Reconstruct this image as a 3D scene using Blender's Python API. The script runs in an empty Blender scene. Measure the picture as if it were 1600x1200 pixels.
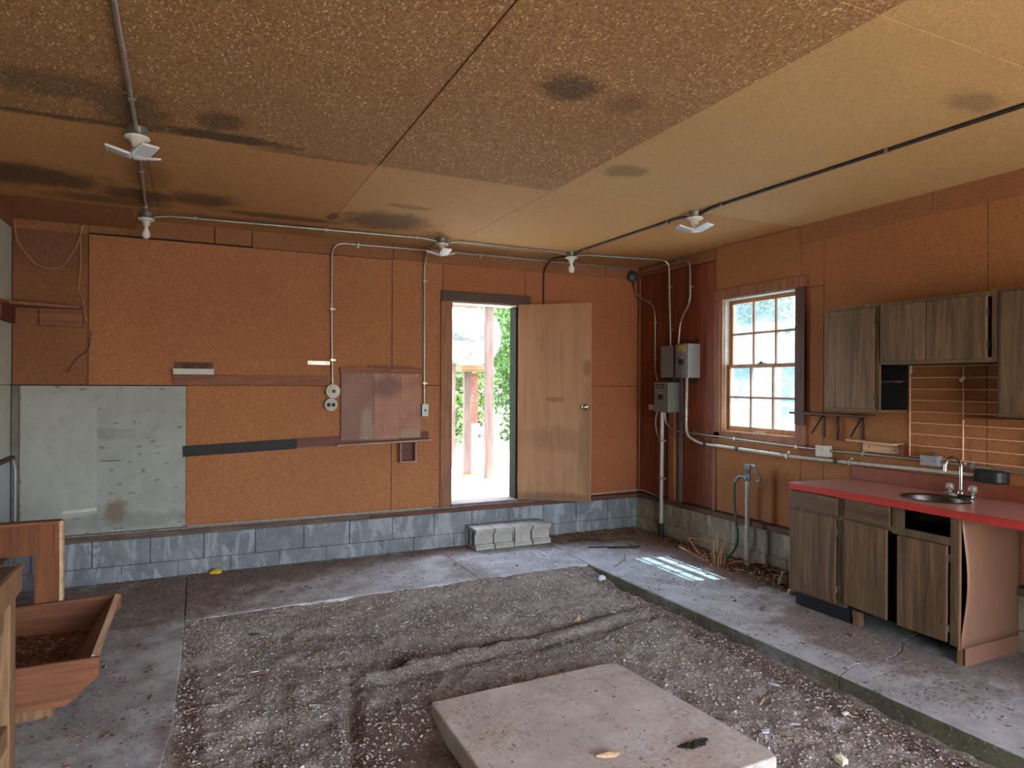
import bpy, math, random
import numpy as np
from mathutils import Vector

R = math.radians
random.seed(7)
rng = np.random.default_rng(11)
C = bpy.context.scene.collection
SC = bpy.context.scene

# ------------------------------------------------------------ camera, sky, sun, exposure
cam_d = bpy.data.cameras.new('camera')
cam = bpy.data.objects.new('camera', cam_d); C.objects.link(cam)
cam_d.sensor_width = 36; cam_d.lens = 36 * 1039.2 / 1600
cam_d.clip_start = 0.02; cam_d.clip_end = 300
cam.location = (0, 0, 1.617)
cam.rotation_mode = 'YXZ'
from mathutils import Matrix
cam.rotation_mode = 'XYZ'
_m = Matrix.Rotation(R(-25.334), 4, 'Z') @ Matrix.Rotation(R(90), 4, 'X') @ Matrix.Rotation(R(0.30), 4, 'Z')
cam.rotation_euler = _m.to_euler('XYZ')
SC.camera = cam

w = bpy.data.worlds.new('world'); SC.world = w; w.use_nodes = True
nt = w.node_tree
sky = nt.nodes.new('ShaderNodeTexSky'); sky.sky_type = 'NISHITA'; sky.sun_disc = False
sky.sun_elevation = R(62); sky.sun_rotation = R(105); sky.altitude = 50; sky.air_density = 1.0; sky.dust_density = 1.4
hs = nt.nodes.new('ShaderNodeHueSaturation'); hs.inputs['Saturation'].default_value = 0.6
nt.links.new(sky.outputs[0], hs.inputs['Color']); nt.links.new(hs.outputs[0], nt.nodes['Background'].inputs[0])
nt.nodes['Background'].inputs[1].default_value = 0.62
SUN_DIR = Vector((-0.45, 0.10, -1.0))
sd = bpy.data.lights.new('sun', 'SUN'); sd.energy = 6.5; sd.angle = R(0.6); sd.color = (1.0, 0.95, 0.87)
so = bpy.data.objects.new('sun', sd); C.objects.link(so); so.location = (12, -3, 14)
so.rotation_euler = SUN_DIR.to_track_quat('-Z', 'Y').to_euler()
SC.view_settings.view_transform = 'Standard'; SC.view_settings.look = 'None'
SC.view_settings.gamma = 1.0; SC.view_settings.use_curve_mapping = False
SC.view_settings.exposure = 2.65
try:
    SC.cycles.use_denoising = True
    SC.cycles.max_bounces = 10; SC.cycles.diffuse_bounces = 7; SC.cycles.transparent_max_bounces = 12
    SC.cycles.sample_clamp_indirect = 8; SC.cycles.caustics_reflective = False; SC.cycles.caustics_refractive = False
except Exception:
    pass

def portal(loc, rot, sx, sy):
    d = bpy.data.lights.new('sky_portal', 'AREA'); d.shape = 'RECTANGLE'; d.size = sx; d.size_y = sy
    d.cycles.is_portal = True
    o = bpy.data.objects.new('sky_portal', d); C.objects.link(o); o.location = loc; o.rotation_euler = rot
portal((2.27, -2.38, 1.2), (R(90), 0, 0), 4.15, 2.5)          # looks +Y into the room
portal((2.66, 6.42, 1.43), (R(-90), 0, 0), 0.74, 2.03)
portal((4.74, 4.5, 1.8), (0, R(90), 0), 1.3, 0.92)

# ------------------------------------------------------------ materials
def new_mat(name):
    m = bpy.data.materials.new(name); m.use_nodes = True
    return m, m.node_tree, m.node_tree.nodes, m.node_tree.links, m.node_tree.nodes['Principled BSDF']

def srgb(h):
    if isinstance(h, str):
        c = [int(h[i:i + 2], 16) / 255 for i in (0, 2, 4)]
    else:
        c = [v / 255 for v in h]
    return tuple(v / 12.92 if v <= .04045 else ((v + .055) / 1.055) ** 2.4 for v in c) + (1,)

def mix(N, L, fac, a, b, mode='MIX'):
    n = N.new('ShaderNodeMix'); n.data_type = 'RGBA'; n.blend_type = mode
    for s, v in ((n.inputs[0], fac), (n.inputs[6], a), (n.inputs[7], b)):
        if hasattr(v, 'links') or hasattr(v, 'is_linked'): L.new(v, s)
        else: s.default_value = v
    return n.outputs[2]

def mth(N, L, op, a, b=None, clamp=False):
    n = N.new('ShaderNodeMath'); n.operation = op; n.use_clamp = clamp
    for s, v in ((n.inputs[0], a), (n.inputs[1], b)):
        if v is None: continue
        if hasattr(v, 'is_linked'): L.new(v, s)
        else: s.default_value = v
    return n.outputs[0]

def ramp(N, L, fac, lo, hi, a=0.0, b=1.0):
    n = N.new('ShaderNodeMapRange'); L.new(fac, n.inputs[0])
    n.inputs[1].default_value = lo; n.inputs[2].default_value = hi
    n.inputs[3].default_value = a; n.inputs[4].default_value = b
    n.interpolation_type = 'SMOOTHSTEP' if lo < hi else 'LINEAR'
    return n.outputs[0]

def coord(N, L, scale=(1, 1, 1), rot=(0, 0, 0), loc=(0, 0, 0)):
    t = N.new('ShaderNodeTexCoord'); mp = N.new('ShaderNodeMapping')
    mp.inputs['Scale'].default_value = scale; mp.inputs['Rotation'].default_value = rot; mp.inputs['Location'].default_value = loc
    L.new(t.outputs['Object'], mp.inputs['Vector']); return mp.outputs[0]

def noise(N, L, v, scale, det=3, rough=0.55, dist=0.0):
    n = N.new('ShaderNodeTexNoise'); L.new(v, n.inputs['Vector'])
    n.inputs['Scale'].default_value = scale; n.inputs['Detail'].default_value = det
    n.inputs['Roughness'].default_value = rough; n.inputs['Distortion'].default_value = dist
    return n.outputs['Fac']

def voro(N, L, v, scale, out='Color', rnd=1.0):
    n = N.new('ShaderNodeTexVoronoi'); L.new(v, n.inputs['Vector']); n.inputs['Scale'].default_value = scale
    n.inputs['Randomness'].default_value = rnd
    return n.outputs[out]

def sep(N, L, c):
    n = N.new('ShaderNodeSeparateColor'); L.new(c, n.inputs[0]); return n.outputs

def bump(N, L, b, h, strength=0.4, dist=0.003):
    n = N.new('ShaderNodeBump'); n.inputs['Strength'].default_value = strength; n.inputs['Distance'].default_value = dist
    L.new(h, n.inputs['Height']); L.new(n.outputs[0], b.inputs['Normal'])

def stains(N, L, spots, wob=0.35, ns=9):
    """soft-edged blotches in object space; spots = (x, y, z, rx, ry, rz, strength)"""
    t = N.new('ShaderNodeTexCoord').outputs['Object']
    nn = noise(N, L, t, ns, 4, 0.7)
    acc = None
    for (x, y, z, rx, ry, rz, s) in spots:
        mp = N.new('ShaderNodeMapping'); mp.vector_type = 'POINT'
        mp.inputs['Location'].default_value = (-x / rx, -y / ry, -z / rz)
        mp.inputs['Scale'].default_value = (1 / rx, 1 / ry, 1 / rz)
        L.new(t, mp.inputs[0])
        ln = N.new('ShaderNodeVectorMath'); ln.operation = 'LENGTH'; L.new(mp.outputs[0], ln.inputs[0])
        d = mth(N, L, 'ADD', ln.outputs['Value'], mth(N, L, 'MULTIPLY', mth(N, L, 'SUBTRACT', nn, 0.5), wob * 4))
        k = ramp(N, L, d, 0.62, 1.5, s, 0.0)
        acc = k if acc is None else mth(N, L, 'MAXIMUM', acc, k)
    return acc

def chipboard(name, base, dark, light, flake=150, spots=None, spot_col='1c120c', coarse=1.0, big=0.35):
    m, t, N, L, b = new_mat(name)
    v = coord(N, L)
    v2 = coord(N, L, (1, 0.5, 1), (0, 0, 0.6))
    c = sep(N, L, voro(N, L, v, flake))
    c2 = sep(N, L, voro(N, L, v2, flake * 1.0))
    f1 = ramp(N, L, c[0], 0.15, 0.95)
    col = mix(N, L, f1, srgb(dark), srgb(base))
    hi = mth(N, L, 'MULTIPLY', ramp(N, L, c2[1], 0.93 - 0.02 * coarse, 0.99), 0.8 * coarse, True)
    col = mix(N, L, hi, col, srgb(light))
    lo = mth(N, L, 'MULTIPLY', ramp(N, L, c2[2], 0.86, 1.0), 0.55 * coarse, True)
    col = mix(N, L, lo, col, srgb('3a2010'))
    bg = ramp(N, L, noise(N, L, v, 1.3, 5, 0.6), 0.3, 0.75)
    col = mix(N, L, mth(N, L, 'MULTIPLY', bg, big), col, srgb(dark))
    if spots:
        s = stains(N, L, spots)
        fine = ramp(N, L, noise(N, L, v, 90, 2), 0.2, 0.75, 0.55, 1.0)
        col = mix(N, L, mth(N, L, 'MULTIPLY', s, fine, True), col, srgb(spot_col))
    L.new(col, b.inputs['Base Color']); b.inputs['Roughness'].default_value = 0.8
    bump(N, L, b, c[1], 0.25 * coarse, 0.002)
    return m

def wood(name, base, dark, axis='z', scale=14, rough=0.65, grime=0.3, grime_col='1a120c', spots=None, spot_col='150e0a'):
    m, t, N, L, b = new_mat(name)
    s = {'x': (0.06, 1, 1), 'y': (1, 0.06, 1), 'z': (1, 1, 0.06)}[axis]
    v = coord(N, L, s)
    g = noise(N, L, v, scale * 3, 6, 0.65, 1.2)
    col = mix(N, L, ramp(N, L, g, 0.32, 0.7), srgb(dark), srgb(base))
    g2 = noise(N, L, v, scale * 14, 3, 0.6)
    col = mix(N, L, mth(N, L, 'MULTIPLY', ramp(N, L, g2, 0.5, 0.8), 0.5), col, srgb(dark))
    gr = noise(N, L, coord(N, L), 3.5, 5, 0.65)
    col = mix(N, L, mth(N, L, 'MULTIPLY', ramp(N, L, gr, 0.45, 0.8), grime), col, srgb(grime_col))
    if spots:
        col = mix(N, L, stains(N, L, spots), col, srgb(spot_col))
    L.new(col, b.inputs['Base Color']); b.inputs['Roughness'].default_value = rough
    bump(N, L, b, g, 0.2, 0.002)
    return m

def plain(name, col, rough=0.5, metal=0.0, var=0.15, nscale=20, dirt=0.0, dirt_col='3a2c20', bmp=0.0, dscale=8):
    m, t, N, L, b = new_mat(name)
    v = coord(N, L)
    n = noise(N, L, v, nscale, 4)
    base = srgb(col)
    dk = tuple(x * (1 - var * 2) for x in base[:3]) + (1,)
    c = mix(N, L, ramp(N, L, n, 0.3, 0.7), dk, base)
    if dirt:
        c = mix(N, L, mth(N, L, 'MULTIPLY', ramp(N, L, noise(N, L, v, dscale, 6, 0.7), 0.48, 0.72), dirt), c, srgb(dirt_col))
    L.new(c, b.inputs['Base Color']); b.inputs['Roughness'].default_value = rough; b.inputs['Metallic'].default_value = metal
    if bmp: bump(N, L, b, noise(N, L, v, nscale * 6, 4), bmp, 0.004)
    return m

def concrete(name, base, dark, dirt='4a3626', dirt_amt=0.6, spots=None, spot_col='4a3222', light='a6abb0', nz=1.6, thr=(0.42, 0.62), crumbs=1.0, smear=0.0):
    m, t, N, L, b = new_mat(name)
    v = coord(N, L)
    c = mix(N, L, ramp(N, L, noise(N, L, v, 5, 6, 0.7), 0.3, 0.7), srgb(dark), srgb(base))
    c = mix(N, L, mth(N, L, 'MULTIPLY', ramp(N, L, noise(N, L, v, 1.7, 5, 0.6), 0.5, 0.75), 0.6), c, srgb(light))
    fine = noise(N, L, v, 220, 3, 0.7)
    c = mix(N, L, mth(N, L, 'MULTIPLY', ramp(N, L, fine, 0.45, 0.75), 0.45), c, srgb(dark))
    big = noise(N, L, v, nz, 7, 0.72, 0.4)
    mid = noise(N, L, v, 42, 4, 0.75)
    dm = mth(N, L, 'ADD', mth(N, L, 'MULTIPLY', big, 0.62), mth(N, L, 'MULTIPLY', mid, 0.38))
    dmk = mth(N, L, 'MULTIPLY', ramp(N, L, dm, thr[0], thr[1]), dirt_amt)
    if spots:
        s = stains(N, L, spots, 0.5, 5)
        s = mth(N, L, 'MULTIPLY', s, ramp(N, L, mid, 0.3, 0.6, 0.45, 1.0))
        dmk = mth(N, L, 'MAXIMUM', dmk, s)
    c = mix(N, L, dmk, c, srgb(dirt) if not spots else srgb(spot_col))
    if smear:
        sm2 = noise(N, L, coord(N, L, (3.2, 3.2, 1.0)), 2.2, 6, 0.75, 0.8)
        c = mix(N, L, mth(N, L, 'MULTIPLY', ramp(N, L, sm2, 0.50, 0.60), smear), c, srgb(light))
    # crumbs of dirt
    cr = sep(N, L, voro(N, L, v, 95))
    cm = mth(N, L, 'MULTIPLY', mth(N, L, 'MULTIPLY', ramp(N, L, cr[0], 0.90, 0.97), ramp(N, L, dm, 0.42, 0.58)), crumbs)
    c = mix(N, L, cm, c, srgb('2a1f18'))
    cm2 = mth(N, L, 'MULTIPLY', ramp(N, L, cr[1], 0.93, 0.99), 0.45 * crumbs)
    c = mix(N, L, cm2, c, srgb('a89a8c'))
    L.new(c, b.inputs['Base Color']); b.inputs['Roughness'].default_value = 0.9
    h = mth(N, L, 'ADD', mth(N, L, 'MULTIPLY', mid, 0.7), mth(N, L, 'MULTIPLY', fine, 0.3))
    bump(N, L, b, h, 0.5, 0.006)
    return m

CEIL_SPOTS = [(1.51, 2.60, 2.95, .13, .11, .5, .85), (.13, 3.96, 2.95, .34, .07, .5, .95), (.10, 3.74, 2.95, .10, .12, .5, .75),
    (-.30, 3.75, 2.95, .16, .25, .5, .6), (1.40, 5.42, 2.95, .34, .26, .5, .85), (.03, 5.38, 2.95, .22, .19, .5, .85),
    (-.38, 5.45, 2.95, .22, .17, .5, .92), (-1.02, 5.25, 2.95, .42, .24, .5, .9), (-.6, 5.68, 2.95, .35, .12, .5, .7),
    (2.41, 3.47, 2.95, .13, .10, .5, .55), (.62, 5.65, 2.95, .42, .08, .5, .8), (.98, 5.45, 2.95, .05, .12, .5, .8),
    (-.55, 3.6, 2.95, .35, .14, .5, .55), (1.45, 4.9, 2.95, .15, .05, .5, .55), (-.6, 4.02, 2.95, .5, .035, .5, .8),
    (.7, 5.9, 2.95, .9, .06, .5, .5), (.62, 4.06, 2.95, .35, .03, .5, .6), (1.85, 2.62, 2.95, .09, .09, .5, .4),
    (3.3, 1.9, 2.95, .15, .08, .5, .45), (-.3, 4.9, 2.95, .12, .3, .5, .5)]
M = {}
M['ceil_coarse'] = chipboard('ceiling_chipboard_coarse', 'b08452', '7c5630', 'ecca98', 170, CEIL_SPOTS, coarse=1.0)
M['ceil_fine'] = chipboard('ceiling_chipboard_fine', 'c69a64', 'a47a4a', 'dcb684', 260, CEIL_SPOTS, coarse=0.35, big=0.25)
M['ceil_yellow'] = chipboard('ceiling_chipboard_yellow', 'c8a26c', 'a68150', 'd8b684', 260, CEIL_SPOTS, coarse=0.3, big=0.35)
M['ceil_orange'] = chipboard('ceiling_chipboard_orange', 'c29058', '9c6c3c', 'd8ac76', 220, CEIL_SPOTS, coarse=0.5, big=0.3)
M['wall_chip'] = chipboard('wall_chipboard', 'ae7444', '845030', 'd8a470', 240, None, coarse=0.55, big=0.3)
M['wall_chip_b'] = chipboard('wall_chipboard_reddish', 'ab6a3e', '834a2a', 'c88c58', 240, None, coarse=0.35, big=0.3)
M['wall_chip_d'] = chipboard('wall_chipboard_brown', '94603a', '6a4024', 'b88452', 240, [(-1.0, 6.28, 2.9, .5, .3, .35, .35)], coarse=0.4, big=0.4)
M['right_chip'] = chipboard('right_wall_chipboard', 'a66c3a', '7e4e28', 'c08c56', 260, None, coarse=0.3, big=0.3)
M['band'] = chipboard('nailing_strip_chipboard', '94623c', '704426', 'b88a5c', 240, None, coarse=0.3, big=0.4)
M['backing'] = plain('dark_backing', '20140c', 0.9)
M['band_r'] = chipboard('right_nailing_strip', '98623a', '724626', 'b08050', 240, None, coarse=0.3, big=0.3)
M['red_ply'] = wood('red_brown_plywood', '87401f', '5f2a16', 'z', 5, 0.6, 0.35)
M['casing'] = wood('casing_wood', '96603c', '6e4226', 'z', 10, 0.6, 0.3)
M['casing_dark'] = wood('dark_casing_wood', '4e3426', '33211a', 'x', 10, 0.6, 0.3)
M['casing_side_dark'] = wood('dark_wood_and_casing_shade', '5a3222', '3c2118', 'z', 10, 0.6, 0.3)
M['sash'] = wood('varnished_sash_wood', 'b97a44', '8c5528', 'z', 10, 0.5, 0.2)
M['stop_white'] = plain('worn_white_paint', 'cfcabd', 0.6, 0, 0.1, 30, 0.3, '6a4a30')
M['sill'] = wood('weathered_sill_timber', '6c5a50', '44362d', 'x', 14, 0.8, 0.5)
M['sill_y'] = wood('weathered_sill_timber_side', '6a4a35', '40291c', 'y', 14, 0.8, 0.5)
M['sill_red'] = wood('reddish_sill_timber', '6a4333', '44291f', 'x', 14, 0.8, 0.4)
M['ledge_edge'] = plain('dusty_ledge', '8a8580', 0.9, 0, 0.2, 30, 0.5)
M['block'] = concrete('concrete_block', '7a8086', '62686e', '6a6660', 0.35, None, light='9aa0a4', nz=3.0, thr=(0.5, 0.66), crumbs=0.12, smear=0.75)
M['block_warm'] = concrete('concrete_block_warm', '8f8672', '766c5a', '6e5e48', 0.4, None, light='aea48e', nz=3.0, thr=(0.5, 0.66), crumbs=0.12, smear=0.7)
M['mortar'] = concrete('mortar', '5a5c5e', '3c3d40', '46382c', 0.5)
M['slab'] = concrete('slab_concrete', 'c2c4c6', '9c9ea0', '7c6654', 0.6,
    [(0.2, 6.1, 0, 1.2, .42, .5, .85), (-.6, 5.6, 0, 1.1, .6, .5, .85), (-.7, 4.9, 0, .5, .4, .5, .5), (2.15, 6.15, 0, .5, .22, .5, .9), (2.15, 5.4, 0, .22, .4, .5, .55),
     (4.1, 6.0, 0, .9, .35, .5, .95), (4.3, 5.4, 0, .35, .9, .5, .9), (3.85, 2.9, 0, .32, .75, .5, .8), (3.55, 5.9, 0, .5, .3, .5, .6), (-.1, 2.6, 0, .12, .9, .5, .7),
     (-.6, 3.9, 0, .5, .5, .5, .4), (4.3, 4.2, 0, .35, .5, .5, .95), (4.3, 2.2, 0, .4, .6, .5, .6), (1.2, 6.05, 0, .9, .2, .5, .6)],
    spot_col='664a38', nz=1.3, thr=(0.47, 0.66), light='d0d4d8')
M['curb'] = concrete('shaded_curb_concrete', '6c6850', '4d4a38', '3c3024', 0.6)  # dark greenish tone carries the shade of the kerb side
M['hatch'] = concrete('hatch_concrete', 'd2cac2', 'b0a8a0', 'a88c70', 0.6, None, light='d4d8e0', nz=1.8, thr=(0.45, 0.62), crumbs=0.5)
M['cmu'] = concrete('cinder_block_concrete', 'b0b0ac', '8e8e88', 'a08468', 0.5, nz=3, crumbs=.2)

m, t, N, L, b = new_mat('gravel_soil'); M['soil'] = m
v = coord(N, L)
c = mix(N, L, ramp(N, L, noise(N, L, v, 2.2, 6, 0.7), 0.35, 0.68), srgb('776a60'), srgb('a89c92'))
cc = sep(N, L, voro(N, L, v, 130))
c = mix(N, L, mth(N, L, 'MULTIPLY', ramp(N, L, cc[0], 0.55, 1.0), 0.7), c, srgb('c8c0b8'))
c = mix(N, L, mth(N, L, 'MULTIPLY', ramp(N, L, cc[1], 0.7, 1.0), 0.7), c, srgb('584a40'))
ss = stains(N, L, [(.9, 2.75, 0, .26, .55, .5, .9), (3.1, 2.9, 0, .12, 2.2, .5, .8), (1.45, 3.97, 0, 1.1, .06, .5, .6), (2.5, 4.03, 0, .7, .06, .5, .5), (1.2, 3.95, 0, .12, .1, .5, .8), (-.02, 3, 0, .06, 1.2, .5, .8)], 0.35, 6)
c = mix(N, L, ss, c, srgb('5c4030'))
L.new(c, b.inputs['Base Color']); b.inputs['Roughness'].default_value = 0.95
bump(N, L, b, mth(N, L, 'ADD', cc[2], mth(N, L, 'MULTIPLY', noise(N, L, v, 40, 5, 0.7), 2.0)), 0.8, 0.01)

def pebble_mat(name, cols, rough=0.9):
    m, t, N, L, b = new_mat(name)
    v = coord(N, L); s = sep(N, L, voro(N, L, v, 45))
    cr = N.new('ShaderNodeValToRGB'); L.new(s[0], cr.inputs[0]); cr.color_ramp.interpolation = 'CONSTANT'
    e = cr.color_ramp.elements; e[0].color = srgb(cols[0]); e[1].position = 1 / len(cols); e[1].color = srgb(cols[1])
    for i, cl in enumerate(cols[2:]):
        x = e.new((i + 2) / len(cols)); x.color = srgb(cl)
    L.new(cr.outputs[0], b.inputs['Base Color']); b.inputs['Roughness'].default_value = rough
    return m
M['pebble'] = pebble_mat('gravel_stones', ['aca4a0', '92887f', 'beb6b0', '7c7066', 'a0968e', 'b0a6a0', '6a5e56', '8a7e76', '988c82', 'ccc8c4'])
M['chips'] = pebble_mat('wood_chips_and_straw', ['8c7258', 'a8937a', '6c5442', 'c0b09c', '7e6a58'])
M['leaf_litter'] = pebble_mat('dry_leaf_litter', ['64442e', '84603f', '4e3324', '997656', '745444', 'a58a70'])

M['conduit'] = plain('galvanised_conduit', 'a8a69c', 0.38, 0.75, 0.12, 30)
M['conduit_grey'] = plain('painted_grey_conduit', 'b4b1a8', 0.45, 0.05, 0.12, 30)
M['dark_metal'] = plain('dark_weathered_metal', '4a4640', 0.5, 0.6, 0.2, 20)
M['box_metal'] = plain('box_steel', '77766e', 0.45, 0.5, 0.15, 15)
M['panel_grey'] = plain('electrical_grey_enamel', '757470', 0.45, 0.1, 0.06, 15, 0.15)
M['panel_light'] = plain('electrical_light_grey_enamel', '9aa0a2', 0.4, 0.2, 0.06, 15)
M['black'] = plain('black_plastic', '141414', 0.5, 0, 0.1)
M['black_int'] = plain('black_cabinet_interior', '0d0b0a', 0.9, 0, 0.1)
M['porcelain'] = plain('porcelain', 'd2cdc0', 0.3, 0, 0.06)
M['bulb'] = plain('frosted_bulb', 'dcdad4', 0.25, 0, 0.03)
M['led'] = plain('white_led_panel', 'd6d9dc', 0.4, 0, 0.03)
M['led_face'] = plain('led_lens', 'b4bcc2', 0.3, 0, 0.05)
M['white_panel'] = plain('painted_grey_white_panel', '9a9d9a', 0.6, 0, 0.06, 6, 0.35, '6c6a66', dscale=14)
m, t, N, L, b = new_mat('scuffed_white_panel'); M['white_panel'] = m
v = coord(N, L)
c = mix(N, L, ramp(N, L, noise(N, L, v, 4, 6, 0.7), 0.3, 0.7), srgb('82857f'), srgb('929591'))
s = sep(N, L, voro(N, L, coord(N, L, (1, 1, 2.2)), 30)); 
c = mix(N, L, mth(N, L, 'MULTIPLY', ramp(N, L, s[0], 0.95, 0.99), 0.6), c, srgb('4a4642'))
O3 = (-.66, 6.28, .986)
def W(o, S_): return [(a[0] - o[0], a[1] - o[1], a[2] - o[2]) + tuple(a[3:]) for a in S_]
c = mix(N, L, stains(N, L, W(O3, [(-.6, 6.28, .56, .07, .3, .09, .8), (-.57, 6.28, .62, .06, .3, .03, .6)]), 0.3, 14), c, srgb('6a4c34'))
c = mix(N, L, stains(N, L, W(O3, [(-.9, 6.28, 1.18, .35, .3, .035, .35), (-.7, 6.28, 1.22, .2, .3, .02, .3), (-.6, 6.28, .48, .6, .3, .06, .35), (-.95, 6.28, .58, .3, .3, .04, .4)]), 0.5, 10), c, srgb('55534f'))
L.new(c, b.inputs['Base Color']); b.inputs['Roughness'].default_value = 0.6
M['white_patch'] = plain('lighter_grey_patch', '969994', 0.6, 0, 0.05, 6, 0.3, '6c6a66', dscale=14)
M['left_pale'] = plain('pale_green_grey_board', 'b9bcae', 0.6, 0, 0.06, 5, 0.25, '8a8878')
M['left_blue'] = plain('pale_grey_sheet', 'b4babd', 0.5, 0, 0.06, 5, 0.2, '888a8a')
M['grey_strip'] = plain('grey_painted_strip', '6c6a66', 0.7, 0, 0.15, 12, 0.3)
M['pegboard'] = None
m, t, N, L, b = new_mat('brown_pegboard'); M['pegboard'] = m
v = coord(N, L)
sx = N.new('ShaderNodeSeparateXYZ'); L.new(v, sx.inputs[0])
def cell(o): return mth(N, L, 'SUBTRACT', mth(N, L, 'FRACT', mth(N, L, 'MULTIPLY', o, 1 / 0.0275)), 0.5)
dx, dz = cell(sx.outputs[0]), cell(sx.outputs[2])
dd = mth(N, L, 'ADD', mth(N, L, 'MULTIPLY', dx, dx), mth(N, L, 'MULTIPLY', dz, dz))
hole = mth(N, L, 'LESS_THAN', dd, 0.022)
c = mix(N, L, ramp(N, L, noise(N, L, v, 3, 5, 0.7), 0.35, 0.65), srgb('85503c'), srgb('a06850'))
c = mix(N, L, mth(N, L, 'MULTIPLY', ramp(N, L, sx.outputs[0], 1.505 - 1.59, 1.525 - 1.59, 1.0, 0.0), 0.55), c, srgb('4e3024'))
c = mix(N, L, stains(N, L, W((1.59, 6.28, 1.08), [(1.45, 6.26, 1.2, .06, .3, .16, .6), (1.87, 6.26, 1.12, .14, .3, .05, .6)]), 0.3, 8), c, srgb('8a7860'))
c = mix(N, L, stains(N, L, W((1.59, 6.28, 1.08), [(1.64, 6.26, 1.58, .13, .3, .1, .6)]), 0.4, 8), c, srgb('4a241c'))
c = mix(N, L, hole, c, srgb('2a1410'))
L.new(c, b.inputs['Base Color']); b.inputs['Roughness'].default_value = 0.55

M['door'] = wood('door_veneer', 'a07452', '8c6446', 'z', 4, 0.55, 0.25, '5a4030',
    spots=W((3.03, 6.28, .412), [(3.34, 6.0, 1.46, .07, .9, .025, .4), (3.6, 5.77, 1.78, .05, .3, .07, .5), (3.60, 5.78, .95, .07, .35, .6, .35), (3.35, 6.0, .44, .5, .9, .06, .5), (3.4, 5.9, 1.05, .3, .9, .12, .25)]), spot_col='3a281e')
M['door_edge'] = wood('door_edge_wood', 'c08a64', '9c6a48', 'z', 6, 0.6, 0.15)
M['jamb'] = plain('dark_green_jamb', '23271f', 0.9, 0, 0.15, 20, 0.3)
M['jamb'].node_tree.nodes['Principled BSDF'].inputs['Specular IOR Level'].default_value = 0.05
M['threshold'] = wood('worn_threshold', '7c6c66', '58483f', 'x', 12, 0.7, 0.4)
M['chrome'] = plain('chrome', 'c8c8c4', 0.12, 1.0, 0.03)
M['brass'] = plain('satin_brass', 'b8a888', 0.22, 1.0, 0.06)
M['steel'] = plain('stainless_steel', '66605a', 0.38, 1.0, 0.1, 12, 0.35, '4a3a2c')
M['walnut'] = wood('walnut_laminate', '725639', '40301f', 'z', 8, 0.5, 0.25)
M['walnut_h'] = wood('walnut_laminate_across', '664c34', '402e1c', 'y', 8, 0.5, 0.3)
M['walnut_green'] = wood('walnut_laminate_frame', '6a5840', '473926', 'z', 8, 0.5, 0.3)
M['carcass'] = wood('cabinet_edge_wood', '8a6546', '6a4a32', 'z', 8, 0.6, 0.2)
M['endpanel'] = plain('brown_hardboard', '87614c', 0.5, 0, 0.06, 5, 0.25, '5a3e30', dscale=3)
M['counter_edge'] = plain('red_laminate_edge', 'b0362e', 0.4, 0, 0.1, 20, 0.15, '6a2a20')
M['counter_top'] = plain('dusty_red_laminate', 'c48c84', 0.34, 0, 0.08, 40, 0.55, '9c7464', dscale=30)
M['splash'] = plain('red_brown_backsplash', '84432c', 0.5, 0, 0.1, 10, 0.3, '5a2c1e')
M['wire'] = plain('copper_toned_wire', 'd8a888', 0.5, 0.0, 0.05)
M['pine'] = wood('pine_board', '8a5430', '683a20', 'x', 8, 0.65, 0.2)
M['pine_y'] = wood('pine_board_side', '8a5430', '683a20', 'y', 8, 0.65, 0.2)
M['pine_z'] = wood('pine_board_upright', '84491f', '623518', 'z', 8, 0.65, 0.2)
M['pine_edge'] = wood('pale_pine_edge', 'd4b490', 'b08c68', 'y', 8, 0.7, 0.2)
M['bench_wood'] = wood('old_bench_wood', '94704c', '6a4c32', 'z', 8, 0.7, 0.3)
M['bench_top'] = wood('grey_bench_top', '6a584a', '463a32', 'y', 8, 0.8, 0.4)
M['rail'] = wood('rail_board', '8a4f2c', '683820', 'x', 10, 0.65, 0.3)
M['rail_red'] = wood('red_rail_board', '6e3628', '50251c', 'x', 10, 0.65, 0.3)
M['shelf_dusty'] = wood('dusty_shelf_strip', 'b09084', '8c6c60', 'x', 10, 0.8, 0.2)
M['blackstrip'] = plain('black_painted_board', '141315', 0.7, 0, 0.2, 20, 0.2, '2a2624')
M['tin'] = plain('white_tin', 'b8b6ac', 0.5, 0, 0.08, 20, 0.3, '7a746a')
M['rusty'] = plain('rusty_tray_back', '6a4630', 0.8, 0, 0.3, 15, 0.5, '2c1d14')
M['twine'] = plain('pale_twine', 'b08a64', 0.8, 0, 0.15, 40)
M['hose'] = plain('green_hose', '2c5a34', 0.45, 0, 0.12)
M['iron'] = plain('hydrant_iron', '6c7276', 0.45, 0.4, 0.15)
M['label_y'] = plain('yellow_label', 'c9a860', 0.6, 0, 0.1)
M['label_k'] = plain('black_label', '1c1a1a', 0.5)
M['label_w'] = plain('white_marks', 'cfccc4', 0.5)
M['label_o'] = plain('orange_sticker', 'd08468', 0.5)
M['paper'] = plain('paper_scrap', 'c8ccd4', 0.7, 0, 0.08)
M['foam'] = plain('cream_foam', 'd6c8ae', 0.8, 0, 0.1)
M['yellow'] = plain('yellow_rag', 'd8b818', 0.7, 0, 0.15)
M['dirt'] = plain('dark_dirt', '33261d', 0.95, 0, 0.3, 40, bmp=0.6)
M['stem'] = plain('dry_stems', 'b08a5c', 0.8, 0, 0.2, 30)
M['stem2'] = plain('reddish_dry_stems', '96603e', 0.8, 0, 0.2, 30)
M['clear'] = None
m, t, N, L, b = new_mat('clear_acrylic'); M['clear'] = m
b.inputs['Base Color'].default_value = srgb('d8d4cc'); b.inputs['Roughness'].default_value = 0.15
b.inputs['Transmission Weight'].default_value = 0.75
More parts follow.
